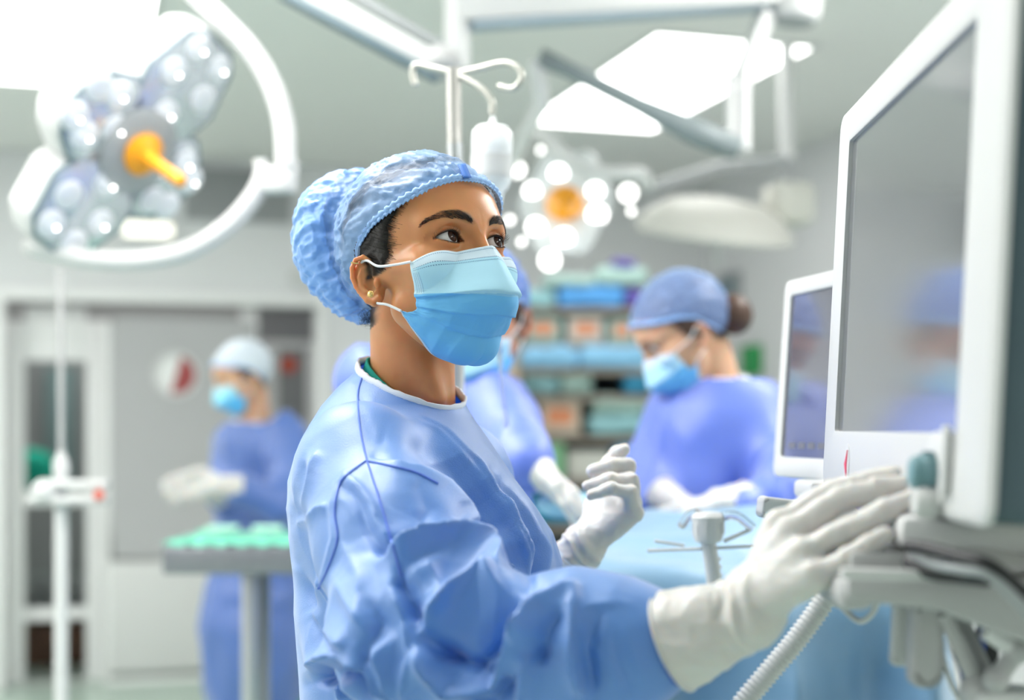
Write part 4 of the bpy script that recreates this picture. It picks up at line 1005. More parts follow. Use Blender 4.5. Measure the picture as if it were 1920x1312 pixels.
def glove_displace(fn, V, H, amp=1.0):
    g = grad(fn, V, 0.0015); W = H['wrist']; ax = nrm(W - H['fore']); t = (V - W) @ ax; r = np.linalg.norm(V - W, axis=1)
    band = np.exp(-((t + 0.012) / 0.030) ** 2); q = V * 1.0
    wr = ridged(np.stack([t * 70 + 0.8 * vnoise(V * 30, 2), V @ np.cross(ax, A(0, 0, 1)) * 26, V[:, 2] * 14], 1), 5, 2)
    fi = ridged(V * 60, 9, 2)
    d = 0.0040 * wr * band + 0.0011 * fi + 0.0015 * vnoise(V * 45, 12) + 0.0016 * ridged(V * A(28, 28, 60), 14, 2) * np.clip(0.3 - t * 5, 0, 1)
    for f in H['fingers']:
        for j in (1, 2):
            rr = np.linalg.norm(V - f[j], axis=1); ln = (V - f[j]) @ nrm(f[j + 1] - f[j - 1]); d += 0.0007 * np.exp(-(rr / 0.013) ** 2) * np.cos(ln * 1900)
    return V + g * (d * amp)[:, None]
def make_glove(H, h, cut=0.0, name='surgical_glove', m=None, bead=0.0017):
    fn = lambda p: hand_sdf(p, H); allp = np.array([H['fore'], H['wrist']] + [x for f in H['fingers'] for x in f] + list(H['thumb']))
    lo = allp.min(0) - 0.055; hi = allp.max(0) + 0.055
    V, Fc = polymesh(fn, lo, hi, h); ax = nrm(H['wrist'] - H['fore']); t = (V - H['fore']) @ ax
    wob = 0.003 * np.sin(np.arctan2(*( (V - H['fore']) @ np.stack([np.cross(ax, A(0, 0, 1)), A(0, 0, 1)], 1)).T) * 3)
    keep = t > cut + wob * 0; V2 = glove_displace(fn, V, H); Fk = Fc[keep[Fc].all(1)]; used = np.unique(Fk); rm = np.full(len(V), -1); rm[used] = np.arange(len(used))
    o = mesh_from(name, V2[used], rm[Fk], m or M_glove, None)
    c = H['fore'] + ax * (cut + 0.001); rp, _, _ = ring_on(fn, c, ax, H['rf'], 60); mb = MB(); mb.tube([Vector(x) for x in rp], bead, n=8, closed=True); b = mb.build('rolled_cuff', m or M_glove, o, angle=180)
    return o
HR = dict(fore=PV(1262, 1202, 1.19), wrist=PV(1402, 1150, 1.165), rf=0.043, rw=0.0275, s=1.0, fingers=[
    [PV(1462, 985, 1.185), PV(1560, 925, 1.185), PV(1622, 902, 1.178), PV(1676, 890, 1.168)], [PV(1482, 1000, 1.155), PV(1578, 938, 1.150), PV(1642, 916, 1.147), PV(1698, 906, 1.145)],
    [PV(1508, 1035, 1.130), PV(1598, 990, 1.120), PV(1662, 958, 1.118), PV(1716, 932, 1.120)], [PV(1530, 1078, 1.115), PV(1590, 1046, 1.105), PV(1628, 1024, 1.102), PV(1660, 1004, 1.102)]],
    thumb=[PV(1420, 1110, 1.185), PV(1500, 1060, 1.215), PV(1570, 1030, 1.22), PV(1625, 1000, 1.21)])
HL = dict(fore=PV(1047, 1075, 1.755), wrist=PV(1088, 1030, 1.752), rf=0.029, rw=0.0245, s=0.98, fingers=[
    [PV(1150, 905, 1.790), PV(1142, 868, 1.785), PV(1156, 852, 1.780), PV(1169, 843, 1.775)], [PV(1172, 925, 1.775), PV(1176, 876, 1.762), PV(1148, 874, 1.755), PV(1112, 883, 1.752)],
    [PV(1182, 945, 1.755), PV(1182, 900, 1.742), PV(1145, 899, 1.736), PV(1100, 911, 1.735)], [PV(1188, 962, 1.735), PV(1180, 922, 1.722), PV(1148, 916, 1.716), PV(1108, 927, 1.718)]],
    thumb=[PV(1105, 1005, 1.770), PV(1115, 950, 1.795), PV(1122, 915, 1.800), PV(1128, 885, 1.79)])
gl = HO(make_glove(HR, 0.0024, cut=0.0)); tag(gl, 'white glove on the hand reaching for the monitor')
g2 = HO(make_glove(HL, 0.0020, cut=0.018)); tag(g2, 'white glove on the loosely curled raised hand')
# knitted cuff showing between the left glove and the sleeve
mb = MB(); a = SLL[-1]; b = HL['fore'] + (HL['wrist'] - HL['fore']) * 0.6
mb.tube([Vector(a + (b - a) * k / 6) for k in range(7)], [0.031 + 0.0012 * (k % 2) - 0.0007 * k for k in range(7)], n=28, cap=False); HO(mb.build('knit_cuff', M_bind, None), gown)

# lower skirt of the gown, trouser legs and clogs (below the picture)
Vk, Fk = polymesh(lambda p: smax(smax(torso(p), p[:, 2] - 0.915, 0.002), 0.42 - p[:, 2], 0.01), A(-0.45, 1.25, 0.36), A(0.25, 1.92, 0.95), 0.011)
gk = grad(torso, Vk, 0.01); Vk = Vk + gk * (0.012 * ridged(Vk * A(7, 7, 1.5), 15, 2) * np.clip((0.90 - Vk[:, 2]) / 0.1, 0, 1))[:, None]
HO(mesh_from('gown_skirt', Vk, Fk, M_gown, None, True, np.ones((len(Vk), 3))), gown)
for dy in (-0.09, 0.10):
    q = MB(); q.tube([Vector((-0.10, 1.58 + dy, 0.60)), Vector((-0.10, 1.58 + dy, 0.30)), Vector((-0.11, 1.58 + dy, 0.07))], [0.085, 0.072, 0.066], 18); HO(q.build('trouser_leg', M_scrub, angle=180))
    q = MB(); q.ball((-0.06, 1.58 + dy, 0.05), (0.135, 0.052, 0.05), 16, 10); HO(q.build('shoe', mat('white_clog', (0.7, 0.7, 0.7), 0.4)))
# ---------------------------------------------------------------- the monitor being touched, and the machine it stands on
def frame_m(o, ew, eh):
    """matrix: x along ew, z along eh, y = normal away from the viewer side"""
    ew = Vector(ew).normalized(); eh = Vector(eh); eh = (eh - ew * eh.dot(ew)).normalized(); n = eh.cross(ew)
    return Matrix(((ew.x, n.x, eh.x, o[0]), (ew.y, n.y, eh.y, o[1]), (ew.z, n.z, eh.z, o[2]), (0, 0, 0, 1)))
def rrect(x0, x1, z0, z1, r, n=5):
    out = []
    for cx, cz, a0 in ((x1 - r, z0 + r, -90), (x1 - r, z1 - r, 0), (x0 + r, z1 - r, 90), (x0 + r, z0 + r, 180)):
        for k in range(n + 1):
            a = math.radians(a0 + 90 * k / n); out.append((cx + r * math.cos(a), cz + r * math.sin(a)))
    return out
def frame_ring(outer, inner, y0, y1, yi, M):
    """bezel: outer outline at depth y1 back, y0 front, inner edge dropping to yi"""
    n = len(outer); vs = []; fs = []
    def sh(o, t): return [(a[0] + (b[0] - a[0]) * t, a[1] + (b[1] - a[1]) * t) for a, b in zip(o, inner)]
    rings = [(outer, y1), (outer, y0 + 0.0035), (sh(outer, 0.05), y0 + 0.0010), (sh(outer, 0.12), y0), (sh(outer, 0.93), y0), (inner, y0 + 0.001), (inner, yi)]
    for r, y in rings: vs += [M @ Vector((x, y, z)) for x, z in r]
    for i in range(len(rings) - 1):
        for k in range(n):
            k2 = (k + 1) % n; fs.append((i * n + k, i * n + k2, (i + 1) * n + k2, (i + 1) * n + k))
    return MB().add(vs, fs)
M_screen = mat('screen_glass', (0.16, 0.165, 0.175), 0.12, spec=0.9, coat=1.0)
M_screen2 = mat('screen_glass_dark', (0.10, 0.10, 0.13), 0.07, spec=0.9, coat=1.0)
M_bezel = mat('white_bezel', (0.64, 0.64, 0.64), 0.38, bump=0.03, bscale=400)
M_case = mat('slate_casing', (0.085, 0.125, 0.145), 0.7, spec=0.25, var=0.05)
B0 = P(1563, 808, 1.45); EW = Vector((-0.0307, -1, 0)).normalized(); EH = Vector((math.sin(math.radians(2.9)), 0, math.cos(math.radians(2.9))))
MM1 = frame_m(B0, EW, EH)     # x towards the viewer along the screen, z up, y into the casing
t = thing('patient_monitor', 'large white framed monitor with grey glossy screen, touched by the gloved hand', 'monitor', MM1 @ Vector((0.22, 0.06, -0.06)))
inner = rrect(0, 0.44, 0, 0.296, 0.004); outer = rrect(-0.052, 0.518, -0.062, 0.331, 0.016)
part(t, frame_ring(outer, inner, 0.0, 0.008, 0.006, MM1), 'bezel', M_bezel)
part(t, MB().prism(rrect(-0.003, 0.443, -0.003, 0.299, 0.002), 0.003, MM1 @ Matrix.Translation((0, 0.005, 0))), 'screen', M_screen, False)
part(t, MB().prism(rrect(-0.046, 0.512, -0.060, 0.327, 0.014), 0.036, MM1 @ Matrix.Translation((0, 0.006, 0)), 0.002), 'side_strip', M_case)
part(t, MB().prism(rrect(-0.050, 0.516, -0.052, 0.329, 0.018), 0.16, MM1 @ Matrix.Translation((0, 0.040, 0)), 0.006), 'casing', M_case)
part(t, MB().prism(rrect(-0.044, 0.514, -0.056, -0.048, 0.003), 0.15, MM1 @ Matrix.Translation((0, 0.045, 0)), 0.002), 'bottom_trim', mat('cream_trim', (0.55, 0.54, 0.48), 0.5))
# labels on the near side of the casing
for i, (z0, z1) in enumerate(((0.200, 0.237), (0.243, 0.304))):
    lm = frame_m(MM1 @ Vector((0.5162, 0.049, 0)), MM1.to_3x3() @ Vector((0, 1, 0)), EH)
    q = MB(); q.prism(rrect(0, 0.09, z0, z1, 0.003), -0.0010, lm); l = part(t, q, 'label_plate', mat('label_grey', (0.42, 0.48, 0.48), 0.5), False, label='pale label plate on the near side of the casing')
    q = MB()
    for r in range(4):
        zz = z0 + (z1 - z0) * (0.16 + 0.2 * r); q.prism(rrect(0.004, 0.07 - 0.012 * (r % 2), zz, zz + 0.003, 0.001), -0.0014, lm)
    part(l, q, 'printed_lines', M_greym, False); q = MB(); q.prism(rrect(0.002, 0.088, z1 - 0.010, z1 - 0.002, 0.002), -0.0014, lm); part(l, q, 'header_strip', M_lightg, False)
# alarm mark: red arrowhead in a pale oval
q = MB(); lg = [(0.075 + 0.011 * math.cos(a), -0.032 + 0.020 * math.sin(a)) for a in [2 * math.pi * k / 24 for k in range(24)]]; q.prism(lg, -0.0008, MM1); l = part(t, q, 'alarm_badge', M_lightg, False)
q = MB(); q.prism([(0.068, -0.032), (0.079, -0.046), (0.077, -0.032), (0.079, -0.018)], -0.0016, MM1); part(l, q, 'red_mark', mat('red_print', (0.75, 0.05, 0.12), 0.5), False)
# rotary knob
kc = MM1 @ Vector((0.400, 0, -0.030)); ax = MM1.to_3x3() @ Vector((0, -1, 0))
q = MB(); q.lathe([(0.0, -0.001), (0.030, -0.001), (0.031, 0.002), (0.027, 0.0035), (0.0, 0.0035)], kc, ax, 36); part(t, q, 'knob_recess', M_lightg)
q = MB(); q.lathe([(0.0145, 0.003), (0.0145, 0.010), (0.0125, 0.012), (0.0125, 0.017), (0.010, 0.020), (0, 0.0205)], kc, ax, 32)
for k in range(12):
    a = 2 * math.pi * k / 12; e1 = EH * math.cos(a) + EW * math.sin(a); q.box(kc + ax * 0.0075 + e1 * 0.0145, (0.003, 0.003, 0.008), frame_m((0, 0, 0), EW, EH) @ Matrix.Rotation(math.pi / 2, 4, 'X'))
kn = part(t, q, 'knob', M_teal)
q = MB(); q.lathe([(0, 0.003), (0.012, 0.003), (0.012, 0.013), (0.009, 0.018), (0, 0.018)], kc + EW * 0.008 - EH * 0.022, ax, 24); part(t, q, 'push_button', M_white)
q = MB(); q.box(kc + EW * 0.034 + EH * 0.01 + ax * 0.004, (0.01, 0.006, 0.05), MM1.to_3x3().to_4x4(), 0.002); part(t, q, 'button_strip', M_lightg)
# ---- support tray under the monitor
t = thing('machine_tray', 'light grey machine tray under the large monitor', 'tray', (0.40, 1.05, 1.18))
q = MB(); q.prism([(-0.046, -0.020), (0.020, -0.024), (0.060, -0.038), (0.24, -0.092), (0.24, 0.004), (-0.046, 0.0)], 0.20, frame_m(P(1706, 1082, 1.06), (0.99, -0.1, -0.03), (0, 0, 1)), 0.006); part(t, q, 'deck', M_grey)
q = MB(); q.box(P(1680, 1077, 1.045), (0.082, 0.012, 0.008), Matrix.Rotation(0.03, 4, 'Y'), 0.003); part(t, q, 'front_lip', M_white)
q = MB(); q.box(P(1660, 1052, 1.13), (0.075, 0.08, 0.022), None, 0.006); part(t, q, 'riser', M_grey)
q = MB(); q.box(P(1584, 1100, 1.12), (0.030, 0.10, 0.026), None, 0.01); part(t, q, 'clamp_block', M_grey)
t = thing('monitor_mount', 'grey swivel mount between monitor and tray', 'mount', P(1790, 1030, 1.17))
q = MB(); q.lathe([(0.0, 0), (0.060, 0), (0.062, 0.006), (0.055, 0.012), (0.035, 0.026), (0.032, 0.055), (0, 0.055)], P(1800, 1062, 1.13), (0, 0, 1), 32); part(t, q, 'base', M_lightg)
q = MB(); q.box(P(1812, 1000, 1.12), (0.07, 0.12, 0.026), MM1.to_3x3().to_4x4(), 0.008); part(t, q, 'plate', M_lightg)
# dark cables over the tray
for i, (pts, r, m, lab) in enumerate((([(1700, 1022, 1.05), (1740, 1028, 1.03), (1800, 1045, 1.0), (1860, 1062, .98), (1930, 1120, .98)], 0.0050, M_dark, 'upper dark cable running over the machine tray'),
                                  ([(1712, 1036, 1.05), (1750, 1056, 1.03), (1800, 1066, 1.0), (1860, 1080, .98), (1940, 1160, .98)], 0.0042, M_greym, 'thin grey cable beside the dark one on the tray'),
                                  ([(1705, 1050, 1.06), (1740, 1070, 1.04), (1800, 1078, 1.02), (1850, 1084, 1.0)], 0.0065, M_dark, 'lower dark cable lying on the machine tray'))):
    q = MB(); q.tube(spline([P(*a) for a in pts], 8), r, 10); tag(q.build('cable', m), lab, 'cable', 'cables over the machine tray')
# forceps standing in the tray
t = thing('forceps', 'thin steel forceps standing upright on the tray beside the little finger', 'forceps', P(1690, 1040, 1.10))
for dx in (-9, 9):
    q = MB(); q.tube([P(1688 + dx, 998, 1.12), P(1687 + dx * .4, 1018, 1.12), P(1688 - dx * .2, 1046, 1.12)], [0.0008, 0.0016, 0.002], 8); part(t, q, 'blade', M_steel)
# hanging handles
t = thing('breathing_arm_clamp', 'white and grey clamp handles hanging below the machine tray', 'clamp', P(1725, 1140, 1.12))
q = MB(); q.prism(rrect(-0.010, 0.009, -0.050, 0.004, 0.006), 0.014, frame_m(P(1702, 1134, 1.14), (1, 0, -0.06), (0.06, 0, 1)), 0.004); part(t, q, 'white_lever', M_white)
q = MB(); q.tube([P(1717, 1140, 1.125), P(1716, 1192, 1.125), P(1714, 1214, 1.125)], [0.0055, 0.0055, 0.0065], 14); part(t, q, 'release_pin', M_white)
q = MB(); q.prism(rrect(-0.013, 0.013, -0.062, 0.008, 0.011), 0.022, frame_m(P(1744, 1142, 1.10), (1, 0, -0.03), (0.03, 0, 1)), 0.006); part(t, q, 'grey_lever', M_grey)
# articulated rods lower right
t = thing('support_arm', 'grey jointed support arm at the lower right corner', 'arm', P(1830, 1270, 1.12))
q = MB()
for a, b, r in (((1772, 1150, 1.10), (1836, 1290, 1.10), 0.0068), ((1792, 1140, 1.12), (1850, 1262, 1.12), 0.0060)): q.tube([P(*a), P(*b)], r, 14)
part(t, q, 'rod', M_grey)
q = MB(); q.tube([P(1905, 1222, 1.08), P(1870, 1270, 1.08)], 0.0075, 14); part(t, q, 'short_rod', M_grey); q = MB(); q.tube([P(1850, 1180, 1.08), P(1902, 1218, 1.08), P(1960, 1190, 1.08)], 0.008, 14); part(t, q, 'elbow_rod', M_lightg)
q = MB(); q.ball(P(1842, 1296, 1.10), 0.017, 18, 12); q.ball(P(1868, 1274, 1.08), 0.010, 16, 10); q.ball(P(1906, 1220, 1.08), 0.0105, 16, 10); part(t, q, 'joint', M_grey)
q = MB(); q.box(P(1880, 1312, 1.10), (0.05, 0.04, 0.02), None, 0.006); part(t, q, 'foot_block', M_lightg)
q = MB(); q.tube(spline([P(1829, 1185, 1.13), P(1821, 1200, 1.13), P(1824, 1225, 1.13)], 6), 0.0035, 10); part(t, q, 'rubber_strap', M_dark)
q = MB(); q.box(P(1848, 1225, 1.17), (0.016, 0.02, 0.055), Matrix.Rotation(0.12, 4, 'Y'), 0.003); part(t, q, 'rubber_pad', M_dark)
# strap with the printed label
t = thing('printed_strap', 'white looped strap with blue printed band below the tray', 'strap', P(1785, 1240, 1.10))
q = MB(); lp = spline([P(1765, 1200, 1.11), P(1768, 1235, 1.11), P(1785, 1285, 1.11), P(1812, 1330, 1.11), P(1830, 1370, 1.11)], 8); q.tube(lp, 0.0024, 10); part(t, q, 'edge_cord', M_white)
sA = [P(1766, 1196, 1.108), P(1783, 1220, 1.106), P(1796, 1245, 1.104), P(1806, 1272, 1.104), P(1809, 1300, 1.106)]; sp = spline(sA, 6); vs = []; fs = []
for p_ in sp: vs += [p_ + Vector((-0.0022, 0, 0.0028)), p_ + Vector((0.0022, 0, -0.0028)), p_ + Vector((0.0022, 0.001, -0.0028)), p_ + Vector((-0.0022, 0.001, 0.0028))]
for i in range(len(sp) - 1):
    for k in range(4): k2 = (k + 1) % 4; fs.append((4 * i + k, 4 * i + k2, 4 * i + 4 + k2, 4 * i + 4 + k))
part(t, MB().add(vs, fs), 'blue_band', mat('blue_print', (0.03, 0.07, 0.28), 0.5), False)
def text_obj(body, size, M, m, t, name='lettering'):
    cu = bpy.data.curves.new(name, 'FONT'); cu.body = body; cu.size = size; cu.extrude = 0.0002; cu.align_x = 'CENTER'; cu.align_y = 'CENTER'
    o = bpy.data.objects.new(name, cu); cu.materials.append(m); link(o); dg = bpy.context.evaluated_depsgraph_get(); me = bpy.data.meshes.new_from_object(o.evaluated_get(dg))
    bpy.data.objects.remove(o); o = bpy.data.objects.new(name, me); link(o); me.transform(M); return part(t, o, name, m)
dr = (sA[2] - sA[1]).normalized(); upv = Vector((0, -1, 0)).cross(dr) * -1; yv = upv if upv.z > 0 else -upv; zv = dr.cross(yv)
text_obj('UNIT ZA', 0.0058, Matrix(((dr.x, yv.x, zv.x, sA[1].x + 0.002), (dr.y, yv.y, zv.y, sA[1].y - 0.0012), (dr.z, yv.z, zv.z, sA[1].z - 0.003), (0, 0, 0, 1))), M_white, t)
q = MB(); q.prism([(-0.004, -0.022), (0.003, -0.024), (0.008, 0.020), (0.003, 0.024)], 0.002, frame_m(P(1836, 1210, 1.14), (1, 0, 0), (0, 0, 1))); tag(q.build('blue_tag', mat('blue_tag', (0.03, 0.08, 0.38), 0.5)), 'narrow blue tag beside the black pad under the tray', 'tag')
# looping white leads under the clamp block
for i, (pts, lab) in enumerate((([(1535, 1098, 1.2), (1560, 1128, 1.2), (1590, 1138, 1.19), (1625, 1128, 1.18), (1640, 1100, 1.17)], 'upper of two white leads looping under the tray'), ([(1540, 1105, 1.22), (1575, 1135, 1.21), (1610, 1164, 1.2), (1635, 1150, 1.19), (1652, 1112, 1.18)], 'lower of two white leads looping under the tray'))):
    q = MB(); q.tube(spline([P(*a) for a in pts], 8), 0.0026, 10); tag(q.build('white_lead', M_white), lab, 'cable', 'white leads under the tray')
# ribbed hose
hp = spline([P(1575, 1030, 1.30), P(1553, 1110, 1.30), P(1500, 1190, 1.30), P(1440, 1262, 1.30), P(1385, 1330, 1.30), P(1330, 1420, 1.30), P(1280, 1560, 1.32)], 40)
ln = 0; rr = []; last = None
for p_ in hp:
    if last is not None: ln += (p_ - last).length
    last = p_; rr.append(0.0098 + 0.0012 * math.sin(ln / 0.0048 * 2 * math.pi))
q = MB(); q.tube(hp, rr, 16); o = q.build('breathing_hose', M_white, angle=180); tag(o, 'white corrugated breathing hose hanging from the machine', 'hose')
# ---- second monitor
A2 = P(1462, 856, 1.90); E2 = Vector((0.219, -1, 0)).normalized(); H2 = Vector((0.07, 0.01, 1)); M2 = frame_m(A2, E2, H2)
t = thing('small_monitor', 'smaller white monitor standing behind the large one', 'monitor', M2 @ Vector((0.12, 0.04, -0.04)))
M2s = M2
part(t, frame_ring(rrect(-0.022, 0.285, -0.027, 0.237, 0.012), rrect(0, 0.262, 0, 0.216, 0.004), 0.0, 0.030, 0.004, M2s), 'bezel', M_bezel)
part(t, MB().prism(rrect(-0.003, 0.265, -0.003, 0.219, 0.002), 0.003, M2s @ Matrix.Translation((0, 0.0035, 0))), 'screen', M_screen2, False)
part(t, MB().prism(rrect(-0.020, 0.283, -0.025, 0.235, 0.012), 0.05, M2s @ Matrix.Translation((0, 0.030, 0)), 0.004), 'casing', M_lightg)
q = MB()
for k in range(4): q.prism(rrect(0.02 + 0.03 * k, 0.040 + 0.03 * k, 0.012, 0.020, 0.002), -0.0006, M2s @ Matrix.Translation((0, 0.0035, 0)))
part(t, q, 'touch_keys', mat('key_print', (0.16, 0.16, 0.19), 0.4), False)
# anaesthesia machine column carrying both
t = thing('machine_column', 'white machine column standing behind the large monitor', 'column', (0.80, 1.62, 0))
q = MB(); q.box((0.82, 1.62, 0.64), (0.16, 0.30, 1.16), None, 0.02); part(t, q, 'column', M_lightg); q = MB(); q.box((0.80, 1.60, 0.06), (0.34, 0.46, 0.10), None, 0.03); part(t, q, 'base', M_slate)
q = MB(); q.box((0.58, 1.72, 1.224), (0.46, 0.10, 0.022), None, 0.006); part(t, q, 'bracket', M_lightg); q = MB(); q.box((0.62, 1.40, 1.190), (0.44, 0.22, 0.022), None, 0.006); part(t, q, 'shelf', M_grey)
q = MB(); q.prism(rrect(-0.004, 0.11, -0.014, 0.010, 0.006), 0.028, frame_m(P(1436, 948, 1.62), (0.97, 0.1, -0.12), (0.12, 0, 1)), 0.004); tag(q.build('rail_handle', M_bezel), 'small white rounded grab bar below the smaller monitor', 'handle')
# ---------------------------------------------------------------- the other people
M_skin2 = mat('skin_light', (0.64, 0.39, 0.25), 0.5, sss=0.006, sssr=(1.0, 0.35, 0.2), attr=True)
M_hair2 = mat('brown_hair', (0.07, 0.035, 0.022), 0.45, bump=0.5, bscale=200, bdist=0.001)
M_gown2 = fabric_mat('gown_fabric_violet', (0.09, 0.19, 0.72), (0.04, 0.11, 0.95), 0.20)
M_gown3 = fabric_mat('gown_fabric_mid', (0.025, 0.125, 0.47), (0.02, 0.12, 0.80), 0.2)
M_shoe = mat('white_clog', (0.7, 0.7, 0.7), 0.4)
def shape(p, prim, k):
    d = None
    for s_ in prim:
        e = s_cap(p, s_[1], s_[2], s_[3], s_[4]) if s_[0] == 'c' else (s_ell(p, s_[1], s_[2]) if s_[0] == 'e' else s_chain(p, s_[1], s_[2], 0.02)); kk = s_[-1] if isinstance(s_[-1], float) and s_[0] == 'e' and len(s_) == 4 else k
        d = e if d is None else smin(d, e, kk)
    return d
def bounds(prim, m=0.02):
    lo = []; hi = []
    for s_ in prim:
        if s_[0] == 'c': P_ = [(s_[1], s_[3]), (s_[2], s_[4])]
        elif s_[0] == 'e': P_ = [(s_[1], np.array(s_[2]))]
        else: P_ = list(zip(s_[1], s_[2]))
        for c, r in P_: lo.append(np.array(c) - r - m); hi.append(np.array(c) + r + m)
    return np.min(lo, 0), np.max(hi, 0)
def gen_hand(W, fore, d, side, n, s=0.95, curl=0.5, rf=0.03):
    """d: direction of the fingers, side: towards the thumb, n: palm side"""
    d = nrm(d); side = nrm(side - d * (side @ d)); n = nrm(n); fs = []
    for i in range(4):
        mcp = W + d * (0.082 - 0.005 * abs(i - 1)) * s + side * (0.028 - 0.0185 * i) * s; a = curl * (0.8 + 0.15 * i); L = (0.042, 0.026, 0.020) if i < 3 else (0.034, 0.021, 0.018); c = [mcp]
        for k, l in enumerate(L):
            ang = a * (k + 0.6); c.append(c[-1] + (d * math.cos(ang) + n * math.sin(ang)) * l * s)
        fs.append(c)
    th = [W + d * 0.02 + side * 0.022, W + d * 0.05 + side * 0.045 + n * 0.01, W + d * 0.078 + side * 0.048 + n * 0.022, W + d * 0.10 + side * 0.04 + n * 0.030]
    return dict(fore=fore, wrist=W, rf=rf, rw=0.026, s=s, fingers=fs, thumb=th)
def staff(label, loc, hf, gown_prim, neck, gownmat, hands, h=0.009, skinm=None, capt=(1, 1, 1), group=None, bun=False, legs=None, masktone=(1, 1, 1), kcap=0.60, hairm=None):
    t = thing('person', label, 'person', loc)
    def body(p):
        d = head_sdf(hf.l(p)); d = smin(d, s_cap(p, neck[0], neck[1], 0.050, 0.052), 0.014)
        return smin(d, s_ell(p, np.array(neck[1]) - A(0, 0, 0.09), (0.09, 0.08, 0.06)), 0.03)
    lo = np.minimum(hf.o - 0.16, np.array(neck[1]) - A(0.15, 0.13, 0.15)); hi = np.maximum(hf.o + 0.19, np.array(neck[1]) + A(0.15, 0.13, 0.05))
    V, Fc = polymesh(body, lo, hi, 0.0032); b = mesh_from('body', V, Fc, skinm or M_skin2, None, True, skin_tint(hf.l(V))); par(b, t)
    for s_ in (-1, 1): par(eyeball(None, hf, s_, 0, -18, 20), t)
    par(make_hair(hf, 0.004, bun, hairm or M_hair2, 0), t)
    par(make_cap(hf, 0.004, False, tint=capt, detail=True, alpha=kcap), t)
    par(make_mask(hf, 60, 50, tone=masktone, fine=False)[0], t)
    gown_prim = gown_prim + [('c', np.array(neck[1]) + A(0, 0, 0.05), np.array(neck[1]) - A(0, 0, 0.06), 0.064, 0.085)]; fn = lambda p: shape(p, gown_prim, 0.05); lo, hi = bounds(gown_prim); V, Fc = polymesh(fn, lo, hi, h)
    g = grad(fn, V, 0.01); cr = ridged(V * A(7, 7, 3.2) + 0.4 * vnoise(V * 5, 2)[:, None], 61, 2); V2 = V + g * (0.020 * cr + 0.012 * vnoise(V * A(5, 5, 3), 7))[:, None]
    cut = (V2[:, 2] > neck[1][2] + 0.004) & (np.linalg.norm(V[:, :2] - np.array(neck[1])[:2], axis=1) < 0.11)
    go = mesh_from('surgical_gown', V2, Fc[~cut[Fc].any(1)], gownmat, None, True, np.ones((len(V), 3))); par(go, t)
    nc = np.array(neck[1]) + A(0, 0, 0.004); q = MB(); pts = []
    for k in range(32):
        a = 2 * math.pi * k / 32; pts.append(Vector(nc + A(0.068 * math.cos(a), 0.068 * math.sin(a), 0.008 * math.sin(a))))
    q.tube(pts, 0.006, 8, closed=True); o = q.build('neck_binding', M_bind, None, angle=180); o.parent = go
    for H in hands: par(make_glove(H, 0.0045, 0.0, bead=0.003), t)
    if legs:
        for (a, b_, c) in legs:
            q = MB(); q.tube([a, b_, c], [0.10, 0.085, 0.075], 18); part(t, q, 'trouser_leg', M_scrub, angle=180)
            q = MB(); q.ball(Vector(c) + Vector((-0.05, -0.05, 0.005)), (0.075, 0.12, 0.05), 16, 10, Matrix.Rotation(math.radians(-45), 4, 'Z')); part(t, q, 'shoe', M_shoe)
    return t
# right: nurse looking down at her hands
hf2 = Frame(P(1290, 638, 2.90), 188, -30, scale=0.98)
n2 = [P(1322, 650, 2.93), P(1338, 712, 2.93)]
g2_ = [('e', PV(1336, 800, 2.95), (0.13, 0.12, 0.11)), ('e', PV(1322, 930, 2.94), (0.135, 0.13, 0.22)), ('e', PV(1330, 1180, 2.96), (0.15, 0.14, 0.30)),
       ('ch', [PV(1262, 790, 3.02), PV(1235, 870, 2.98), PV(1222, 940, 2.86)], [0.055, 0.05, 0.04]),
       ('ch', [PV(1408, 772, 2.90), PV(1440, 845, 2.86), PV(1478, 905, 2.78)], [0.062, 0.058, 0.052]), ('ch', [PV(1478, 905, 2.78), PV(1440, 932, 2.72), PV(1392, 942, 2.68)], [0.052, 0.046, 0.036]), ('c', PV(1478, 905, 2.78), PV(1560, 912, 2.80), 0.05, 0.045)]
staff('person in violet-blue gown bending over the drape, brown hair bun below blue cap', P(1330, 900, 2.94), hf2, g2_, n2, M_gown2,
      [gen_hand(PV(1352, 945, 2.66), PV(1398, 940, 2.69), A(-1, -0.1, -0.12), A(0, -1, 0.2), A(-0.1, 0, -1), 1.0, 0.30, 0.036), gen_hand(PV(1268, 946, 2.80), PV(1240, 925, 2.84), A(0.9, -0.5, -0.25), A(0, -1, 0.2), A(0, 0, -1), 0.95, 0.3, 0.034)], bun=True, capt=(0.95, 0.92, 1.0), kcap=0.38, legs=[(Vector((0.36, 2.97, 0.75)), Vector((0.36, 2.97, 0.4)), Vector((0.36, 2.98, 0.07))), (Vector((0.50, 3.0, 0.75)), Vector((0.50, 3.0, 0.4)), Vector((0.50, 3.0, 0.07)))])
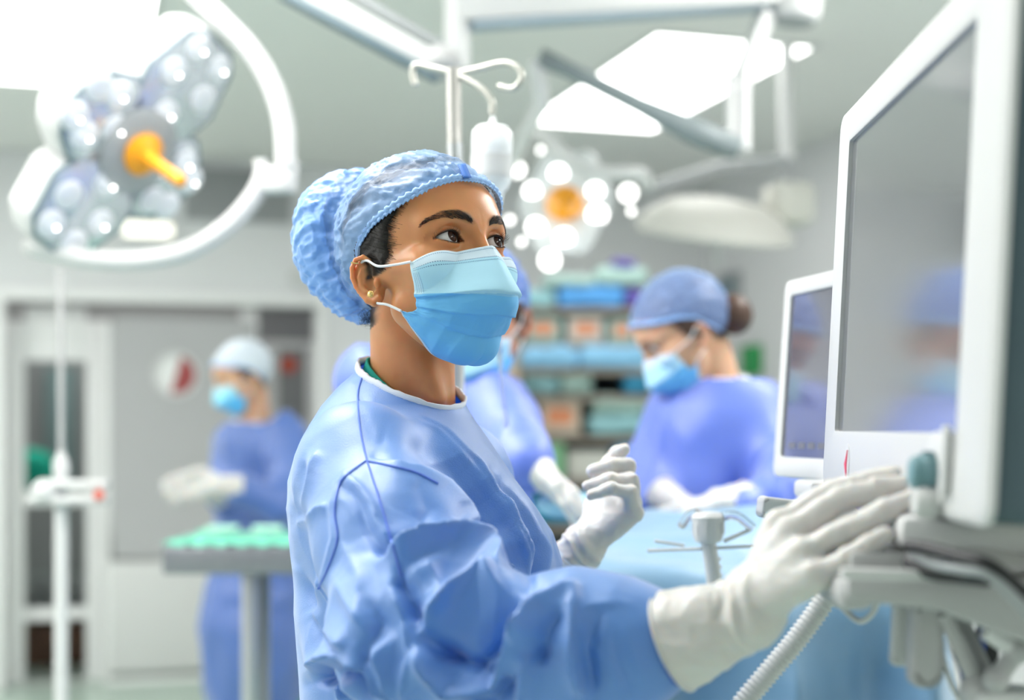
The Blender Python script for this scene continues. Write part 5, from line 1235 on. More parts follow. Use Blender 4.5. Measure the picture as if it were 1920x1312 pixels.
# left: nurse at the instrument table
hf3 = Frame(P(458, 716, 4.60), 205, -16, scale=0.93)
n3 = [P(470, 725, 4.63), P(478, 792, 4.64)]
g3 = [('e', PV(492, 850, 4.66), (0.135, 0.12, 0.13)), ('e', PV(485, 980, 4.66), (0.14, 0.14, 0.26)), ('e', PV(478, 1180, 4.66), (0.165, 0.15, 0.34)), ('c', PV(478, 1180, 4.66), PV(476, 1330, 4.66), 0.15, 0.13),
      ('ch', [PV(530, 815, 4.56), PV(548, 890, 4.50), PV(520, 945, 4.42), PV(452, 918, 4.34)], [0.065, 0.062, 0.056, 0.038]), ('ch', [PV(436, 830, 4.74), PV(424, 900, 4.66), PV(415, 935, 4.52)], [0.055, 0.05, 0.036])]
staff('person in blue gown and pale cap standing behind the instrument table', P(480, 1000, 4.64), hf3, g3, n3, M_gown3,
      [gen_hand(PV(412, 910, 4.30), PV(447, 914, 4.33), A(-1, 0.1, -0.02), A(0.1, 0.2, 1), A(0, -1, -0.2), 1.05, 0.55, 0.040), gen_hand(PV(385, 918, 4.42), PV(412, 930, 4.50), A(-1, -0.4, 0.0), A(0.1, 0.2, 1), A(0, 1, -0.2), 1.0, 0.7, 0.036)],
      h=0.011, capt=(2.7, 1.65, 1.02), kcap=0.8, legs=[(P(440, 1200, 4.66), P(436, 1300, 4.66), Vector((P(430, 1500, 4.66).x, 4.66, 0.07))), (P(520, 1200, 4.68), P(522, 1300, 4.68), Vector((P(525, 1500, 4.68).x, 4.68, 0.07)))], masktone=(0.7, 0.95, 0.95))
# behind the head of the woman in front
hf4 = Frame(P(908, 612, 2.60), 250, -24)
n4 = [P(872, 640, 2.64), P(852, 705, 2.66)]
g4 = [('e', PV(850, 800, 2.68), (0.16, 0.13, 0.12)), ('e', PV(830, 980, 2.70), (0.16, 0.14, 0.26)), ('e', PV(830, 1250, 2.70), (0.17, 0.15, 0.30)), ('c', PV(740, 740, 2.72), PV(690, 700, 2.74), 0.06, 0.05),
      ('ch', [PV(900, 760, 2.56), PV(935, 815, 2.52), PV(962, 850, 2.47), PV(985, 868, 2.42)], [0.062, 0.056, 0.048, 0.036]), ('ch', [PV(700, 730, 2.76), PV(690, 900, 2.76)], [0.06, 0.05])]
staff('person in blue gown half hidden behind the masked woman in front', P(850, 900, 2.66), hf4, g4, n4, M_gown2,
      [gen_hand(PV(1008, 880, 2.40), PV(982, 866, 2.43), A(0.8, -0.3, -0.75), A(0.3, -1, 0.1), A(-0.5, 0.2, -1), 1.0, 0.6, 0.036)], skinm=mat('skin_tan', (0.50, 0.25, 0.17), 0.5, sss=0.006, sssr=(1, .35, .2), attr=True), capt=(0.45, 0.55, 0.9), legs=[(Vector((-0.20, 2.70, 0.75)), Vector((-0.20, 2.70, 0.4)), Vector((-0.20, 2.70, 0.07))), (Vector((-0.05, 2.72, 0.75)), Vector((-0.05, 2.72, 0.4)), Vector((-0.05, 2.72, 0.07)))])
# ---------------------------------------------------------------- drape and operating table
M_drape = fabric_mat('drape_fabric', (0.14, 0.32, 0.50), (0.06, 0.28, 0.60), 0.12)
def drape_sdf(p):
    d = s_box(p, A(0.345, 2.40, 0.73), (0.315, 0.32, 0.34), 0.06)
    d = smin(d, s_ell(p, A(0.42, 2.52, 1.04), (0.24, 0.20, 0.115)), 0.10)
    return smin(d, s_ell(p, A(0.20, 2.35, 1.03), (0.14, 0.20, 0.06)), 0.08)
V, Fc = polymesh(drape_sdf, A(-0.1, 1.94, 0.36), A(0.85, 3.0, 1.28), 0.009)
g = grad(drape_sdf, V, 0.01); side = np.clip((1.07 - V[:, 2]) / 0.14, 0, 1); per = np.arctan2(V[:, 1] - 2.5, (V[:, 0] - 0.7) * 0.7)
fw = V + 0.03 * vnoise(V * A(5, 5, 2), 6)[:, None]; fold = (1 - 2.2 * np.abs(np.sin(fw[:, 0] * 16 + 0.9 * np.sin(fw[:, 0] * 9)))) * np.clip(np.abs(g[:, 1]) * 2 - 0.6, 0, 1) + (1 - 2.2 * np.abs(np.sin(fw[:, 1] * 15))) * np.clip(np.abs(g[:, 0]) * 2 - 0.6, 0, 1)
V2 = V + g * (side * 0.042 * fold + 0.030 * ridged(V * A(4.5, 3.5, 2), 71, 2) + 0.008 * vnoise(V * 9, 4))[:, None]
keep = V[:, 2] > 0.42; Fk = Fc[keep[Fc].all(1)]; used = np.unique(Fk); rm = np.full(len(V), -1); rm[used] = np.arange(len(used))
dr_ = mesh_from('surgical_drape', V2[used], rm[Fk], M_drape, None, True, np.ones((len(used), 3))); tag(dr_, 'light blue surgical drape covering the operating table and hanging down', 'drape')
t = thing('operating_table', 'steel operating table hidden under the blue drape', 'table', (0.345, 2.47, 0))
q = MB(); q.box((0.345, 2.40, 0.86), (0.44, 0.46, 0.08), None, 0.02); part(t, q, 'table_top', M_greym); q = MB(); q.box((0.345, 2.47, 0.45), (0.22, 0.26, 0.76), None, 0.03); part(t, q, 'column', M_steel); q = MB(); q.box((0.345, 2.47, 0.05), (0.5, 0.6, 0.10), None, 0.03); part(t, q, 'base', M_steel)
# breathing connector over the drape
t = thing('breathing_connector', 'white Y-shaped breathing connector with clear elbows above the drape', 'connector', P(1335, 1115, 1.85))
q = MB(); q.tube([P(1352, 1215, 1.87), P(1346, 1150, 1.86), P(1338, 1080, 1.85), P(1328, 1012, 1.85)], [0.0120, 0.0105, 0.0100, 0.0098], 20)
for k in range(7): q.tube([P(1345 - k * 1.4, 1140 - k * 15, 1.855), P(1345 - k * 1.4 - .3, 1136 - k * 15, 1.855)], 0.0112, 20)
part(t, q, 'tube', M_white)
q = MB(); q.lathe([(0.0105, -0.004), (0.017, -0.002), (0.020, 0.006), (0.0195, 0.020), (0.022, 0.030), (0.016, 0.036), (0, 0.036)], P(1328, 1012, 1.85), (-0.02, 0, 1), 24)
for k in range(10):
    a = 2 * math.pi * k / 10; q.box(P(1328, 985, 1.85) + Vector((0.0195 * math.cos(a), 0.0195 * math.sin(a), 0)), (0.003, 0.003, 0.022), Matrix.Rotation(a, 4, 'Z'))
part(t, q, 'collar', M_lightg)
q = MB(); q.tube(spline([P(1320, 972, 1.85), P(1298, 962, 1.86), P(1278, 985, 1.88)], 6), 0.006, 12); q.tube(spline([P(1340, 972, 1.85), P(1378, 966, 1.84), P(1412, 990, 1.83)], 6), 0.006, 12); part(t, q, 'clear_elbow', M_clear)
q = MB(); q.tube([P(1214, 1032, 1.86), P(1330, 1028, 1.85), P(1440, 1022, 1.84)], 0.0022, 10); part(t, q, 'cross_line', M_white)
q = MB(); q.box(P(1383, 1003, 1.84), (0.040, 0.006, 0.005), Matrix.Rotation(-0.42, 4, 'Y'), 0.002); part(t, q, 'white_clip', M_white)
q = MB(); q.box(P(1255, 1018, 1.86), (0.040, 0.006, 0.004), Matrix.Rotation(0.15, 4, 'Y'), 0.0015); part(t, q, 'white_clip', M_white)
# gauze on the drape beside the far hands
q = MB(); q.ball(P(1060, 945, 2.45), (0.05, 0.04, 0.025), 14, 8); tag(q.build('gauze_pad', mat('pale_blue_gauze', (0.35, 0.62, 0.80), 0.8)), 'crumpled pale blue pad at the left end of the drape', 'gauze')
# ---- drip stand behind the head
Yp = 2.10
t = thing('drip_stand', 'steel drip stand with curled hooks rising behind the blue cap', 'stand', (P(852, 0, Yp).x, Yp, 0))
x0 = P(852, 0, Yp).x
q = MB(); q.tube([Vector((x0, Yp, 0.10)), Vector((x0 + 0.004, Yp, 1.62)), P(853, 270, Yp)], 0.0115, 16); part(t, q, 'lower_pole', M_steel)
q = MB(); q.tube([P(853, 300, Yp), P(850, 128, Yp)], 0.0105, 16); part(t, q, 'upper_pole', mat('brushed_pole', (0.55, 0.53, 0.50), 0.35, metal=0.8))
M_hook = mat('hook_metal', (0.55, 0.54, 0.49), 0.35, metal=0.5)
for nm, pts in (('hook', [(850, 140), (900, 128), (945, 118), (972, 128), (978, 148), (962, 166), (934, 162)]), ('hook', [(850, 140), (878, 150), (905, 168), (922, 190), (922, 214)]), ('hook', [(850, 136), (815, 128), (780, 122), (774, 138), (778, 160)])):
    q = MB(); q.tube(spline([P(a, b, Yp - 0.0012 * (a - 850) * 0.3) for a, b in pts], 8), 0.0048, 12); part(t, q, nm, M_hook)
for k in range(5):
    a = 2 * math.pi * k / 5; q = MB(); q.tube([Vector((x0, Yp, 0.10)), Vector((x0 + 0.26 * math.cos(a), Yp + 0.26 * math.sin(a), 0.05))], 0.012, 10); part(t, q, 'foot', M_steel)
t = thing('drip_bottle', 'white plastic infusion bottle hanging from the drip stand hook', 'bottle', P(922, 214, Yp))
c = P(921, 322, Yp - 0.02); q = MB(); q.lathe([(0.0, 0.082), (0.004, 0.080), (0.006, 0.070), (0.022, 0.066), (0.029, 0.058), (0.030, 0.030), (0.029, 0.027), (0.030, 0.024), (0.030, -0.012), (0.026, -0.022), (0.019, -0.030), (0.017, -0.05), (0, -0.05)], c, (0.03, 0, 1), 28)
part(t, q, 'bottle_body', mat('milky_plastic', (0.84, 0.86, 0.88), 0.25, sss=0.02, sssr=(1, 1, 1)))
q = MB(); q.lathe([(0.0302, 0.022), (0.0306, 0.022), (0.0306, -0.008), (0.0302, -0.008)], c, (0.03, 0, 1), 28); part(t, q, 'label', M_lightg)
q = MB(); q.tube(spline([c - Vector((0, 0, 0.05)), c - Vector((-0.004, 0, 0.10)), P(938, 560, Yp), P(935, 640, Yp + 0.05), P(950, 800, Yp + 0.12)], 8), 0.0032, 8); part(t, q, 'tubing', M_clear)
# ---- stand at the far left
Yl = 3.40; xl = P(115, 0, Yl).x
t = thing('infusion_stand', 'white stand with clamp bar at the left edge in front of the glazed door', 'stand', (xl, Yl, 0))
q = MB(); q.tube([Vector((xl, Yl, 0.06)), P(115, 860, Yl)], 0.0165, 16); part(t, q, 'lower_pole', M_white); q = MB(); q.tube([P(115, 870, Yl), P(113, 505, Yl)], 0.0075, 12); part(t, q, 'upper_pole', M_grey)
q = MB(); q.lathe([(0.0165, 0), (0.019, 0.01), (0.019, 0.05), (0.013, 0.06), (0.008, 0.075)], P(115, 905, Yl), (0, 0, 1), 20); part(t, q, 'height_lock', M_white)
q = MB(); q.box(P(138, 908, Yl - 0.02), (0.17, 0.035, 0.022), None, 0.008); q.box(P(128, 938, Yl - 0.02), (0.19, 0.035, 0.020), None, 0.008); q.ball(P(84, 922, Yl - 0.02), (0.032, 0.03, 0.032), 16, 10); part(t, q, 'clamp_bar', M_white)
q = MB(); q.lathe([(0, 0), (0.010, 0), (0.012, 0.008), (0.012, 0.02), (0, 0.022)], P(185, 928, Yl - 0.045), (0.3, -1, 0.1), 16); part(t, q, 'red_knob', M_red)
for k in range(5):
    a = 2 * math.pi * k / 5 + 0.3; q = MB(); q.tube([Vector((xl, Yl, 0.08)), Vector((xl + 0.24 * math.cos(a), Yl + 0.24 * math.sin(a), 0.04))], 0.014, 10); part(t, q, 'foot', M_white)
# ---- instrument table
Yt = 3.70; zt_ = P(0, 1012, Yt).z; xa = P(302, 0, Yt - 0.2).x; xb = xa + 0.62; xc = P(470, 0, Yt).x
t = thing('instrument_table', 'steel instrument table on one column before the left nurse', 'table', (xc, Yt, 0))
q = MB(); q.box(((xa + xb) / 2, Yt, zt_ - 0.034), (xb - xa, 0.42, 0.068), 0.03, 0.008); part(t, q, 'tray_top', mat('table_steel', (0.24, 0.25, 0.27), 0.35, metal=0.5))
q = MB(); q.box((xc, Yt, zt_ / 2), (0.042, 0.042, zt_ - 0.08), None, 0.008); part(t, q, 'column', M_steel); q = MB(); q.box((xc + 0.03, Yt + 0.04, zt_ / 2), (0.022, 0.03, zt_ - 0.08), None, 0.005); part(t, q, 'lift_rod', M_greym)
q = MB(); q.box((xc, Yt, 0.06), (0.5, 0.06, 0.05), None, 0.015); q.box((xc - 0.2, Yt, 0.06), (0.06, 0.4, 0.05), None, 0.015); part(t, q, 'base', M_steel)
M_gcloth = mat('green_cloth_bright', (0.20, 0.72, 0.52), 0.8, bump=0.3, bscale=40)
vs = []; fs = []; nx, ny = 40, 26
for i in range(nx):
    for j in range(ny): vs.append((xa + 0.004 + (xb - xa - 0.008) * i / (nx - 1), Yt - 0.205 + 0.41 * j / (ny - 1), zt_ + 0.006 + 0.006 * math.sin(i * 0.7 + j * 0.3) * math.sin(j * 0.9) + 0.004 * math.sin(i * 1.9)))
fs = [(i * ny + j, (i + 1) * ny + j, (i + 1) * ny + j + 1, i * ny + j + 1) for i in range(nx - 1) for j in range(ny - 1)]
o = MB().add(vs, fs).build('table_cloth', M_gcloth, angle=180); o.modifiers.new('thickness', 'SOLIDIFY').thickness = 0.003; tag(o, 'bright green cloth spread on the instrument table', 'cloth')
ORD = ['first', 'second', 'third', 'fourth', 'fifth', 'sixth', 'seventh', 'eighth', 'ninth']
rr_ = random.Random(5)
for i in range(9):
    x = xa + 0.05 + 0.052 * i; y = Yt - 0.12 + 0.05 * (i % 3); a = rr_.uniform(-0.25, 0.25)
    q = MB(); dx = Vector((math.sin(a), math.cos(a), 0)); px_ = Vector((dx.y, -dx.x, 0)); c = Vector((x, y, zt_ + 0.020))
    for s_ in (-1, 1):
        q.tube([c - dx * 0.06 + px_ * 0.001 * s_, c, c + dx * 0.05 + px_ * 0.010 * s_], [0.002, 0.003, 0.002], 6); ring = [c + dx * 0.06 + px_ * 0.012 * s_ + (dx * math.cos(b) + px_ * math.sin(b)) * 0.010 for b in [2 * math.pi * k / 12 for k in range(12)]]; q.tube(ring, 0.0018, 6, closed=True)
    tag(q.build('surgical_scissors', M_steel), ORD[i] + ' steel ring-handled instrument from the left end of the green cloth', 'instrument', 'instruments laid out on the green cloth')
for i in range(4):
    q = MB(); q.box((xa + 0.09 + 0.12 * i, Yt + 0.10, zt_ + 0.024), (0.08, 0.06, 0.012), 0.2 * i, 0.004); tag(q.build('gauze_pack', mat('mint_gauze', (0.55, 0.86, 0.74), 0.8)), ORD[i] + ' folded mint gauze from the left at the back of the green cloth', 'gauze', 'folded gauze on the green cloth')
# ---------------------------------------------------------------- surgical lamps and their arms
M_cup = mat('lamp_cup', (0.80, 0.82, 0.86), 0.30, metal=0.15)
M_glint = mat('painted_glint', (1, 1, 1), 0.3, emit=(1, 0.97, 0.93), es=7.0)  # painted glints: glowing material for beads on the unlit lamp
def lamp_head(t, c, n, up, R, petals, lit, handle=True, thick=0.06):
    """flower shaped head: c centre, n beam direction, up any direction in its plane"""
    n = Vector(n).normalized(); e1 = Vector(up); e1 = (e1 - n * e1.dot(n)).normalized(); e2 = n.cross(e1)
    M = Matrix(((e1.x, -n.x, e2.x, c[0]), (e1.y, -n.y, e2.y, c[1]), (e1.z, -n.z, e2.z, c[2]), (0, 0, 0, 1)))
    for (ang, r0, ln, w0, w1) in petals:
        ca, sa = math.cos(math.radians(ang)), math.sin(math.radians(ang)); R2 = Matrix(((ca, 0, -sa, 0), (0, 1, 0, 0), (sa, 0, ca, 0), (0, 0, 0, 1)))
        def out(g): return [(r0 - g, -w0 - g * .6), (r0 + ln * 0.45, -w1 - g), (r0 + ln + g - 0.03, -w1 * 0.75 - g), (r0 + ln + g, -w1 * 0.40), (r0 + ln + g, w1 * 0.40), (r0 + ln + g - 0.03, w1 * 0.75 + g), (r0 + ln * 0.45, w1 + g), (r0 - g, w0 + g * .6)]
        q = MB(); q.prism(out(0.0), thick, M @ R2, 0.016, 3); sh = part(t, q, 'lamp_shell', M_white)
        q = MB(); q.prism(out(-0.014), 0.01, M @ R2 @ Matrix.Translation((0, -0.004, 0)), 0.002); part(sh, q, 'reflector_plate', M_refl)
        q = MB(); q.prism(out(-0.006), 0.006, M @ R2 @ Matrix.Translation((0, -0.0015, 0)), 0.002); part(sh, q, 'gasket', M_slate)
        pos = [(r0 + ln * 0.22, 0), (r0 + ln * 0.52, -w1 * 0.45), (r0 + ln * 0.52, w1 * 0.45), (r0 + ln * 0.80, -w1 * 0.32), (r0 + ln * 0.80, w1 * 0.32)]
        for (x, z) in pos:
            cc = (M @ R2) @ Vector((x, -0.005, z)); q = MB(); rl = w1 * 0.27
            q.lathe([(0, -0.004), (rl * 0.95, -0.004), (rl, 0.001), (rl * 0.9, 0.004), (rl * 0.6, 0.006), (0, 0.006)], cc, n, 20); part(sh, q, 'lens', M_bulb if lit else M_cup)
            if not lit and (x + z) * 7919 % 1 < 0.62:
                q = MB(); q.ball(cc + n * 0.020, rl * 0.11, 8, 6); part(sh, q, 'lens_glint', M_glint)  # glint put in as a glowing bead, the lamp itself is off
    q = MB(); q.lathe([(0, -0.06), (R * 0.30, -0.055), (R * 0.30, 0.012), (R * 0.22, 0.02), (0, 0.02)], c, n, 28); part(t, q, 'hub', M_lightg if lit else M_greym)
    if handle:
        c2 = Vector(c) + n * 0.02; q = MB(); q.lathe([(0.0, 0), (0.043, 0.0), (0.046, 0.007), (0.037, 0.015), (0.018, 0.026), (0.0135, 0.05), (0.0125, 0.135), (0.010, 0.140), (0, 0.140)], c2, n, 28)
        if lit: q = MB(); q.lathe([(0.0, 0), (0.060, 0.0), (0.062, 0.010), (0.052, 0.030), (0.034, 0.05), (0.024, 0.09), (0.02, 0.12), (0, 0.12)], c2, n, 28)
        part(t, q, 'orange_handle', M_orange)
    return M
M_cover = mat('lamp_cover', (0.95, 0.97, 0.98), 0.03, trans=0.9, ior=1.1)
YA = 2.90
t = thing('surgical_lamp', 'unlit surgical lamp on a curved white yoke with long orange handle', 'lamp', P(262, 285, YA))
lamp_head(t, P(256, 280, YA), (0.70, -0.50, -0.50), (0.585, 0, 0.811), 0.30, [(-3, 0.04, 0.245, 0.085, 0.115), (-98, 0.04, 0.15, 0.085, 0.115), (172, 0.04, 0.235, 0.085, 0.120), (84, 0.04, 0.165, 0.085, 0.115)], False, thick=0.085)
q = MB(); q.tube(spline([P(300, -70, YA), P(345, -30, YA), P(405, 28, YA), P(470, 95, YA), P(512, 165, YA), P(533, 240, YA), P(536, 318, YA)], 8), 0.022, 18); part(t, q, 'yoke', M_white, angle=180)
q = MB(); q.tube([P(488, 300, YA), P(492, 345, YA), P(546, 352, YA), P(546, 300, YA)], 0.016, 16); q.box(P(518, 338, YA), (0.062, 0.05, 0.055), None, 0.014); part(t, q, 'yoke_joint', M_white)
q = MB(); q.tube(spline([P(500, 312, YA), P(478, 365, YA), P(425, 425, YA), P(350, 470, YA), P(260, 488, YA), P(170, 486, YA), P(110, 474, YA), P(44, 460, YA)], 8), [0.017] + [0.020] * 54 + [0.012, 0.012], 18); part(t, q, 'lower_yoke', M_white, angle=180)
a_ = P(300, -70, YA); q = MB(); q.tube([a_ - Vector((0, 0, 0.01)), Vector((a_.x - 0.01, a_.y, ROOM_H))], 0.026, 16); part(t, q, 'ceiling_post', M_white)
# second lamp, lit
YB = 4.30
t = thing('surgical_lamp', 'lit surgical lamp with round glowing lenses and short orange handle', 'lamp', P(1060, 385, YB))
n2_ = Vector((-0.10, -0.93, -0.36)).normalized(); cB = P(1060, 380, YB); e1 = Vector((0, 0, 1)); e1 = (e1 - n2_ * e1.z).normalized(); e2 = n2_.cross(e1)
Mb = Matrix(((e2.x, -n2_.x, e1.x, cB.x), (e2.y, -n2_.y, e1.y, cB.y), (e2.z, -n2_.z, e1.z, cB.z), (0, 0, 0, 1)))
outl = [(0.235 * (1 + 0.07 * math.cos(6 * a)) * math.cos(a), 0.215 * (1 + 0.07 * math.cos(6 * a)) * math.sin(a)) for a in [2 * math.pi * k / 60 for k in range(60)]]
q = MB(); q.prism(outl, 0.06, Mb, 0.012, 2); part(t, q, 'lamp_shell', mat('lamp_shell_grey', (0.62, 0.66, 0.67), 0.35))
Mbi = Mb.inverted()
for (a, b, r) in ((970, 318, 24), (1047, 325, 27), (998, 358, 26), (1116, 358, 26), (1178, 362, 26), (1120, 402, 29), (1005, 426, 27), (1058, 446, 27), (1031, 488, 28), (978, 453, 13), (1184, 396, 14), (956, 412, 17), (1014, 281, 13)):
    d = P(a, b, 1.0) - Vector((0, 0, CAMH)); o_ = Vector((0, 0, CAMH)); lo_ = Mbi @ o_; ld = (Mbi @ (o_ + d)) - lo_; tt_ = (-0.008 - lo_.y) / ld.y; hp_ = o_ + d * tt_; rl = max(r - 11, 5) * YB / F
    q = MB(); q.lathe([(0, -0.004), (rl * 0.96, -0.004), (rl, 0.002), (rl * 0.9, 0.010), (rl * 0.55, 0.015), (0, 0.016)], hp_, n2_, 20); part(t, q, 'lens', M_bulb)
q = MB(); q.lathe([(0.0, 0), (0.055, 0.0), (0.058, 0.010), (0.050, 0.035), (0.034, 0.06), (0.024, 0.09), (0.02, 0.11), (0, 0.11)], cB + n2_ * 0.012, n2_, 28); part(t, q, 'orange_handle', M_orange)
q = MB(); q.tube(spline([P(1028, 255, 4.2), P(1052, 285, 4.15), P(1090, 312, 4.12), P(1140, 325, 4.12), P(1200, 325, 4.15), P(1214, 345, 4.25)], 8), 0.019, 14); part(t, q, 'rim_bow', M_white, angle=180)
q = MB(); q.tube([P(1034, 262, 4.2), P(990, 240, 4.35), P(1003, 205, 4.4)], 0.017, 12); part(t, q, 'neck', M_lightg)
# third lamp: shallow dome switched off, far right
YC = 4.9
t = thing('dome_lamp', 'pale shallow dome lamp, off, hanging under the right ceiling corner', 'lamp', P(1350, 400, YC))
q = MB(); q.lathe([(0.27, -0.030), (0.275, -0.018), (0.24, 0.035), (0.16, 0.085), (0.06, 0.10), (0, 0.10)], P(1340, 425, YC), (0.10, -0.25, 1), 40); part(t, q, 'dome', mat('dome_cream', (0.62, 0.61, 0.57), 0.45))
q = MB(); q.lathe([(0, -0.034), (0.255, -0.034), (0.262, -0.030), (0, -0.028)], P(1340, 425, YC), (0.10, -0.25, 1), 40); part(t, q, 'diffuser', M_grey)
q = MB(); q.box(P(1478, 385, YC + 0.2), (0.16, 0.16, 0.15), 0.2, 0.03); part(t, q, 'housing', mat('dome_cream_b', (0.60, 0.60, 0.55), 0.5))
q = MB(); q.tube([P(1220, 355, YC), P(1350, 315, YC + .1), P(1475, 300, YC + .2), P(1478, 360, YC + .2)], 0.024, 12); part(t, q, 'arm', M_greym)
q = MB(); q.tube([P(1475, 300, YC + .2), Vector((P(1475, 300, YC + .2).x, YC + .2, ROOM_H))], 0.028, 14); part(t, q, 'ceiling_post', M_lightg)
q = MB(); q.tube([P(1345, 430, YC), P(1345, 500, YC)], 0.012, 12); part(t, q, 'grip', M_white)
# ceiling arms of the lamp system
def beam(a, b, w, h, m, t, name, bev=0.008):
    a = Vector(a); b = Vector(b); d = b - a; L = d.length; x = d.normalized(); z = Vector((0, 0, 1)); z = (z - x * z.dot(x)).normalized(); y = z.cross(x)
    M = Matrix(((x.x, y.x, z.x, 0), (x.y, y.y, z.y, 0), (x.z, y.z, z.z, 0), (0, 0, 0, 1))); q = MB(); q.box((a + b) / 2, (L, w, h), M, bev); return part(t, q, name, m)
t = thing('lamp_boom', 'long white lamp arm with grey underside crossing above the blue cap', 'arm', P(820, 125, 3.0))
beam(P(520, -42, 3.0), P(812, 118, 3.0), 0.075, 0.040, M_white, t, 'arm_cover'); beam(P(520, -16, 3.0), P(822, 146, 3.0), 0.060, 0.022, M_slate, t, 'underside'); beam(P(600, -45, 3.06), P(835, 92, 3.06), 0.03, 0.02, M_greym, t, 'upper_rod')
q = MB(); q.ball(P(822, 118, 3.0), (0.050, 0.05, 0.036), 18, 12); part(t, q, 'knuckle', M_grey)
a_ = P(520, -42, 3.0); q = MB(); q.tube([a_, Vector((a_.x, a_.y, ROOM_H))], 0.03, 16); part(t, q, 'ceiling_post', M_white)
t = thing('ceiling_pendant', 'white ceiling post and horizontal boom with a round end cap at the top', 'pendant', P(856, 0, 3.3))
pa = P(857, 130, 3.3); q = MB(); q.tube([pa, Vector((pa.x, pa.y, ROOM_H))], 0.030, 18); part(t, q, 'post', M_white)
beam(P(850, 20, 3.3), P(1460, -12, 3.7), 0.09, 0.065, M_white, t, 'boom'); beam(P(880, 50, 3.3), P(1440, 14, 3.7), 0.07, 0.016, mat('blue_grey_trim', (0.38, 0.46, 0.52), 0.4), t, 'boom_underside')
q = MB(); q.lathe([(0, -0.045), (0.055, -0.045), (0.064, -0.036), (0.066, 0.03), (0.05, 0.05), (0, 0.05)], P(1493, 8, 3.7), (0.1, 0, 1), 28); part(t, q, 'end_cap', M_lightg); q = MB(); q.lathe([(0, -0.050), (0.050, -0.050), (0.052, -0.044), (0, -0.044)], P(1493, 8, 3.7), (0.1, 0, 1), 28); part(t, q, 'end_cap_face', M_greym)
t = thing('spring_arm_pendant', 'grey spring arm with white drop tubes crossing the right ceiling light', 'arm', P(1380, 280, 3.6))
q = MB(); q.tube([P(1012, 108, 3.6), P(1060, 128, 3.6), P(1200, 198, 3.6), P(1300, 246, 3.6), P(1385, 280, 3.6)], [0.026, 0.020, 0.022, 0.034, 0.030], 16); part(t, q, 'spring_tube', mat('spring_grey', (0.24, 0.28, 0.29), 0.45), angle=180)
q = MB(); q.tube([P(1005, 110, 3.6), P(1012, 165, 3.62), P(1018, 205, 3.66)], 0.020, 14); part(t, q, 'drop_tube', M_lightg)
beam(P(1436, 22, 3.68), P(1386, 148, 3.64), 0.04, 0.035, M_white, t, 'slanted_strut'); beam(P(1450, 26, 3.69), P(1402, 150, 3.65), 0.02, 0.02, M_lightg, t, 'strut_edge')
for px_, r in ((1370, 0.014), (1394, 0.018)):
    q = MB(); q.tube([P(px_, 140, 3.64), P(px_, 284, 3.62)], r, 14); part(t, q, 'drop_tube', M_white if r < 0.016 else M_lightg)
t = thing('lamp_drop', 'pale slanting tube joining the spring arm and the lit surgical lamp', 'tube', P(1000, 205, 4.3))
q = MB(); q.tube([P(1018, 200, 3.68), P(985, 250, 3.9), P(955, 325, 4.2)], 0.016, 12); part(t, q, 'tube', M_lightg)
# ---------------------------------------------------------------- supply shelves between the people
YS = 6.2
SX0, SX1 = P(968, 0, YS).x, P(1236, 0, YS).x
t = thing('supply_shelves', 'open supply shelving crowded with packs between the masked people', 'shelves', ((SX0 + SX1) / 2, YS, 0))
rows = [578, 644, 692, 742, 818, 900, 985]
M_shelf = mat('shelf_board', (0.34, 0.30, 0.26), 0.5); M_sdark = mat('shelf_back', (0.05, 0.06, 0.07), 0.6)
for py in rows:
    z = P(0, py, YS).z; q = MB(); q.box(((SX0 + SX1) / 2, YS + 0.16, z - 0.012), (SX1 - SX0, 0.40, 0.022), None, 0.002); part(t, q, 'shelf_board', M_shelf)
for x in (SX0, SX1):
    for y in (YS - 0.03, YS + 0.35): q = MB(); q.box((x, y, 0.92), (0.03, 0.03, 1.84), None, 0.003); part(t, q, 'post', M_shelf)
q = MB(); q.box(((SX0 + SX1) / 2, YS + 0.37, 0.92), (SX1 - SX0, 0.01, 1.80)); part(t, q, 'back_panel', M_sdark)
MS = {k: mat('pack_' + k, c, 0.7) for k, c in dict(blue=(0.10, 0.36, 0.78), sky=(0.28, 0.58, 0.86), mint=(0.42, 0.60, 0.56), white=(0.66, 0.66, 0.62), green=(0.30, 0.62, 0.36), cyan=(0.06, 0.36, 0.62), violet=(0.14, 0.10, 0.42), cream=(0.66, 0.56, 0.46), teal=(0.30, 0.55, 0.60)).items()}
M_olab = mat('orange_label', (0.78, 0.30, 0.16), 0.6)
def soft_pack(px0, px1, py0, py1, m, lab, Y=YS - 0.02, d=0.26, group=None, seed=0):
    a = P(px0, py1, Y); b = P(px1, py0, Y); c = A((a.x + b.x) / 2, Y + d / 2, (a.z + b.z) / 2); hx, hz = (b.x - a.x) / 2, (b.z - a.z) / 2
    fn = lambda p: s_box(p, c, (hx, d / 2, hz), min(hx, hz) * 0.75); V, Fc = polymesh(fn, c - A(hx, d / 2, hz) - 0.02, c + A(hx, d / 2, hz) + 0.02, 0.012, 1); g = grad(fn, V, 0.01)
    V = V + g * (0.010 * ridged(V * A(14, 14, 22) + seed, 80 + seed, 2))[:, None]; V[:, 2] = np.maximum(V[:, 2], a.z); o = mesh_from('supply_pack', V, Fc, m); return tag(o, lab, 'pack', group)
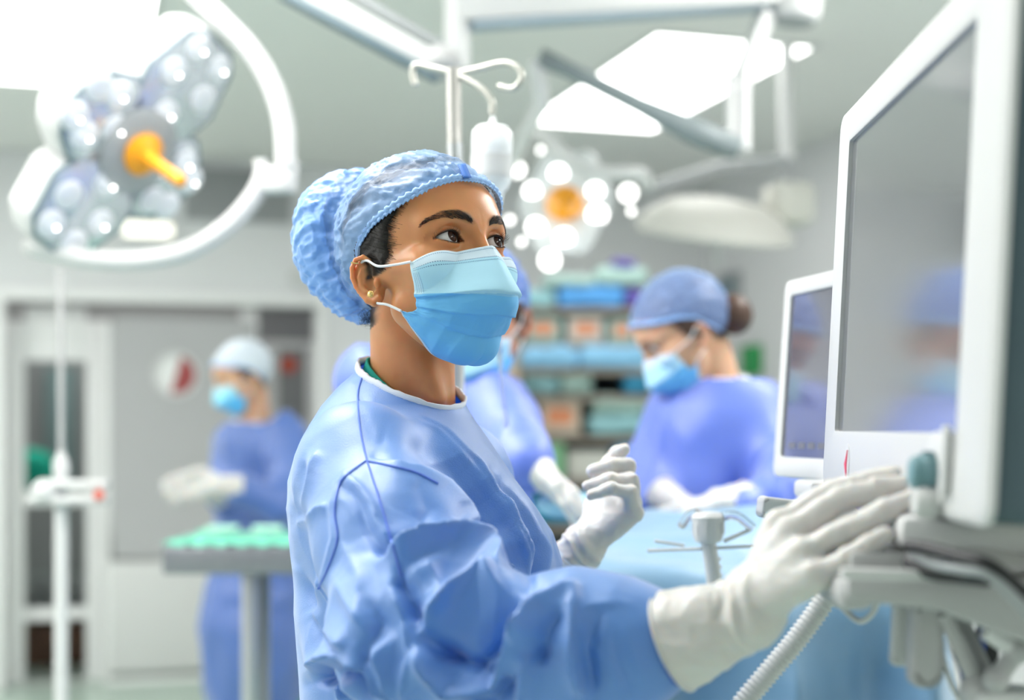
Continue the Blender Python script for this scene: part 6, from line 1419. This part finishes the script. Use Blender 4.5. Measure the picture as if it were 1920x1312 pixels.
def carton(px0, px1, py0, py1, m, lab, Y=YS - 0.01, label=True, d=0.24, group=None):
    a = P(px0, py1, Y); b = P(px1, py0, Y); t = thing('carton', lab, 'box', ((a.x + b.x) / 2, Y, a.z), 0, group); q = MB(); q.box(((a.x + b.x) / 2, Y + d / 2, (a.z + b.z) / 2), (b.x - a.x, d, b.z - a.z), None, 0.004); part(t, q, 'box', m)
    q = MB(); q.box(((a.x + b.x) / 2, Y + d / 2, b.z - 0.003), ((b.x - a.x) + 0.004, d + 0.004, 0.012), None, 0.002); part(t, q, 'lid', m)
    if label: q = MB(); q.box(((a.x + b.x) / 2, Y - 0.001, a.z + (b.z - a.z) * 0.55), ((b.x - a.x) * 0.62, 0.002, (b.z - a.z) * 0.5)); part(t, q, 'label', M_olab, False)
soft_pack(1045, 1172, 535, 576, MS['blue'], 'bright blue wrapped pack on top of the shelving', seed=1); soft_pack(1020, 1120, 518, 536, MS['mint'], 'pale green cloth pack above the bright blue one', seed=2); soft_pack(1118, 1214, 500, 534, MS['mint'], 'pale green folded cloth at the top right of the shelving', seed=3)
soft_pack(1150, 1190, 486, 501, MS['violet'], 'small violet pack topmost on the shelving', seed=4); soft_pack(972, 1040, 545, 577, MS['teal'], 'flat teal pack at the left of the top board', seed=5); soft_pack(1174, 1206, 540, 576, MS['violet'], 'dark violet pack beside the bright blue one', seed=6)
carton(984, 1052, 596, 640, MS['mint'], 'left of three pale cartons with orange labels'); carton(1064, 1132, 596, 641, MS['white'], 'middle of three pale cartons with orange labels'); carton(1142, 1190, 600, 642, MS['mint'], 'right of three pale cartons with orange labels')
for i, (x0, x1, y0, y1, m, lab) in enumerate(((976, 1086, 646, 689, 'sky', 'large sky blue wrapped pack on the left of the third board'), (1088, 1224, 645, 689, 'sky', 'large sky blue wrapped pack bulging in front of the right nurse'), (985, 1050, 699, 738, 'teal', 'small teal bag under the left sky blue pack'), (1052, 1112, 699, 738, 'mint', 'pale mint bag under the gap of the sky blue packs'), (1172, 1222, 699, 738, 'cyan', 'deep cyan bag beside the right nurse mask'))):
    soft_pack(x0, x1, y0, y1, MS[m], lab, Y=YS - 0.05 if i < 2 else YS, seed=10 + i)
carton(1012, 1088, 752, 814, MS['cream'], 'cream carton with an orange label on the fourth board'); soft_pack(1110, 1216, 742, 776, MS['mint'], 'upper pale green pack on the fourth board', seed=21); soft_pack(1104, 1216, 778, 815, MS['teal'], 'lower pale green pack on the fourth board', seed=22); soft_pack(976, 1006, 770, 815, MS['cream'], 'small cream pack beside the cream carton', seed=24)
carton(1000, 1058, 830, 896, MS['green'], 'light green carton on the fifth board', label=False); carton(1066, 1142, 846, 897, MS['white'], 'grey-white bin on the fifth board', label=False); soft_pack(1148, 1222, 826, 896, MS['cyan'], 'deep blue pack at the right end of the fifth board', seed=23)
soft_pack(990, 1090, 930, 982, MS['cyan'], 'deep blue pack on the lowest visible board', seed=31); soft_pack(1100, 1210, 925, 982, MS['sky'], 'sky blue pack on the lowest visible board', seed=32)
# tan cupboard left of the shelves
Yc_ = 5.6; xa_ = P(938, 0, Yc_).x; xb_ = P(974, 0, Yc_).x; zt2 = P(0, 690, Yc_).z
t = thing('tan_cupboard', 'narrow tan cupboard behind the clear drip tubing', 'cupboard', ((xa_ + xb_) / 2, Yc_, 0)); q = MB(); q.box(((xa_ + xb_) / 2 - 0.06, Yc_ + 0.2, zt2 / 2), (xb_ - xa_ + 0.12, 0.4, zt2), None, 0.006); part(t, q, 'body', M_tan); q = MB(); q.box(((xa_ + xb_) / 2 - 0.06, Yc_ - 0.008, zt2 / 2), (xb_ - xa_ + 0.10, 0.014, zt2 - 0.04), None, 0.003); part(t, q, 'door', M_tan)
q = MB(); q.box((xb_ - 0.025, Yc_ - 0.025, zt2 * 0.7), (0.012, 0.02, 0.12), None, 0.004); part(t, q, 'handle', M_steel)
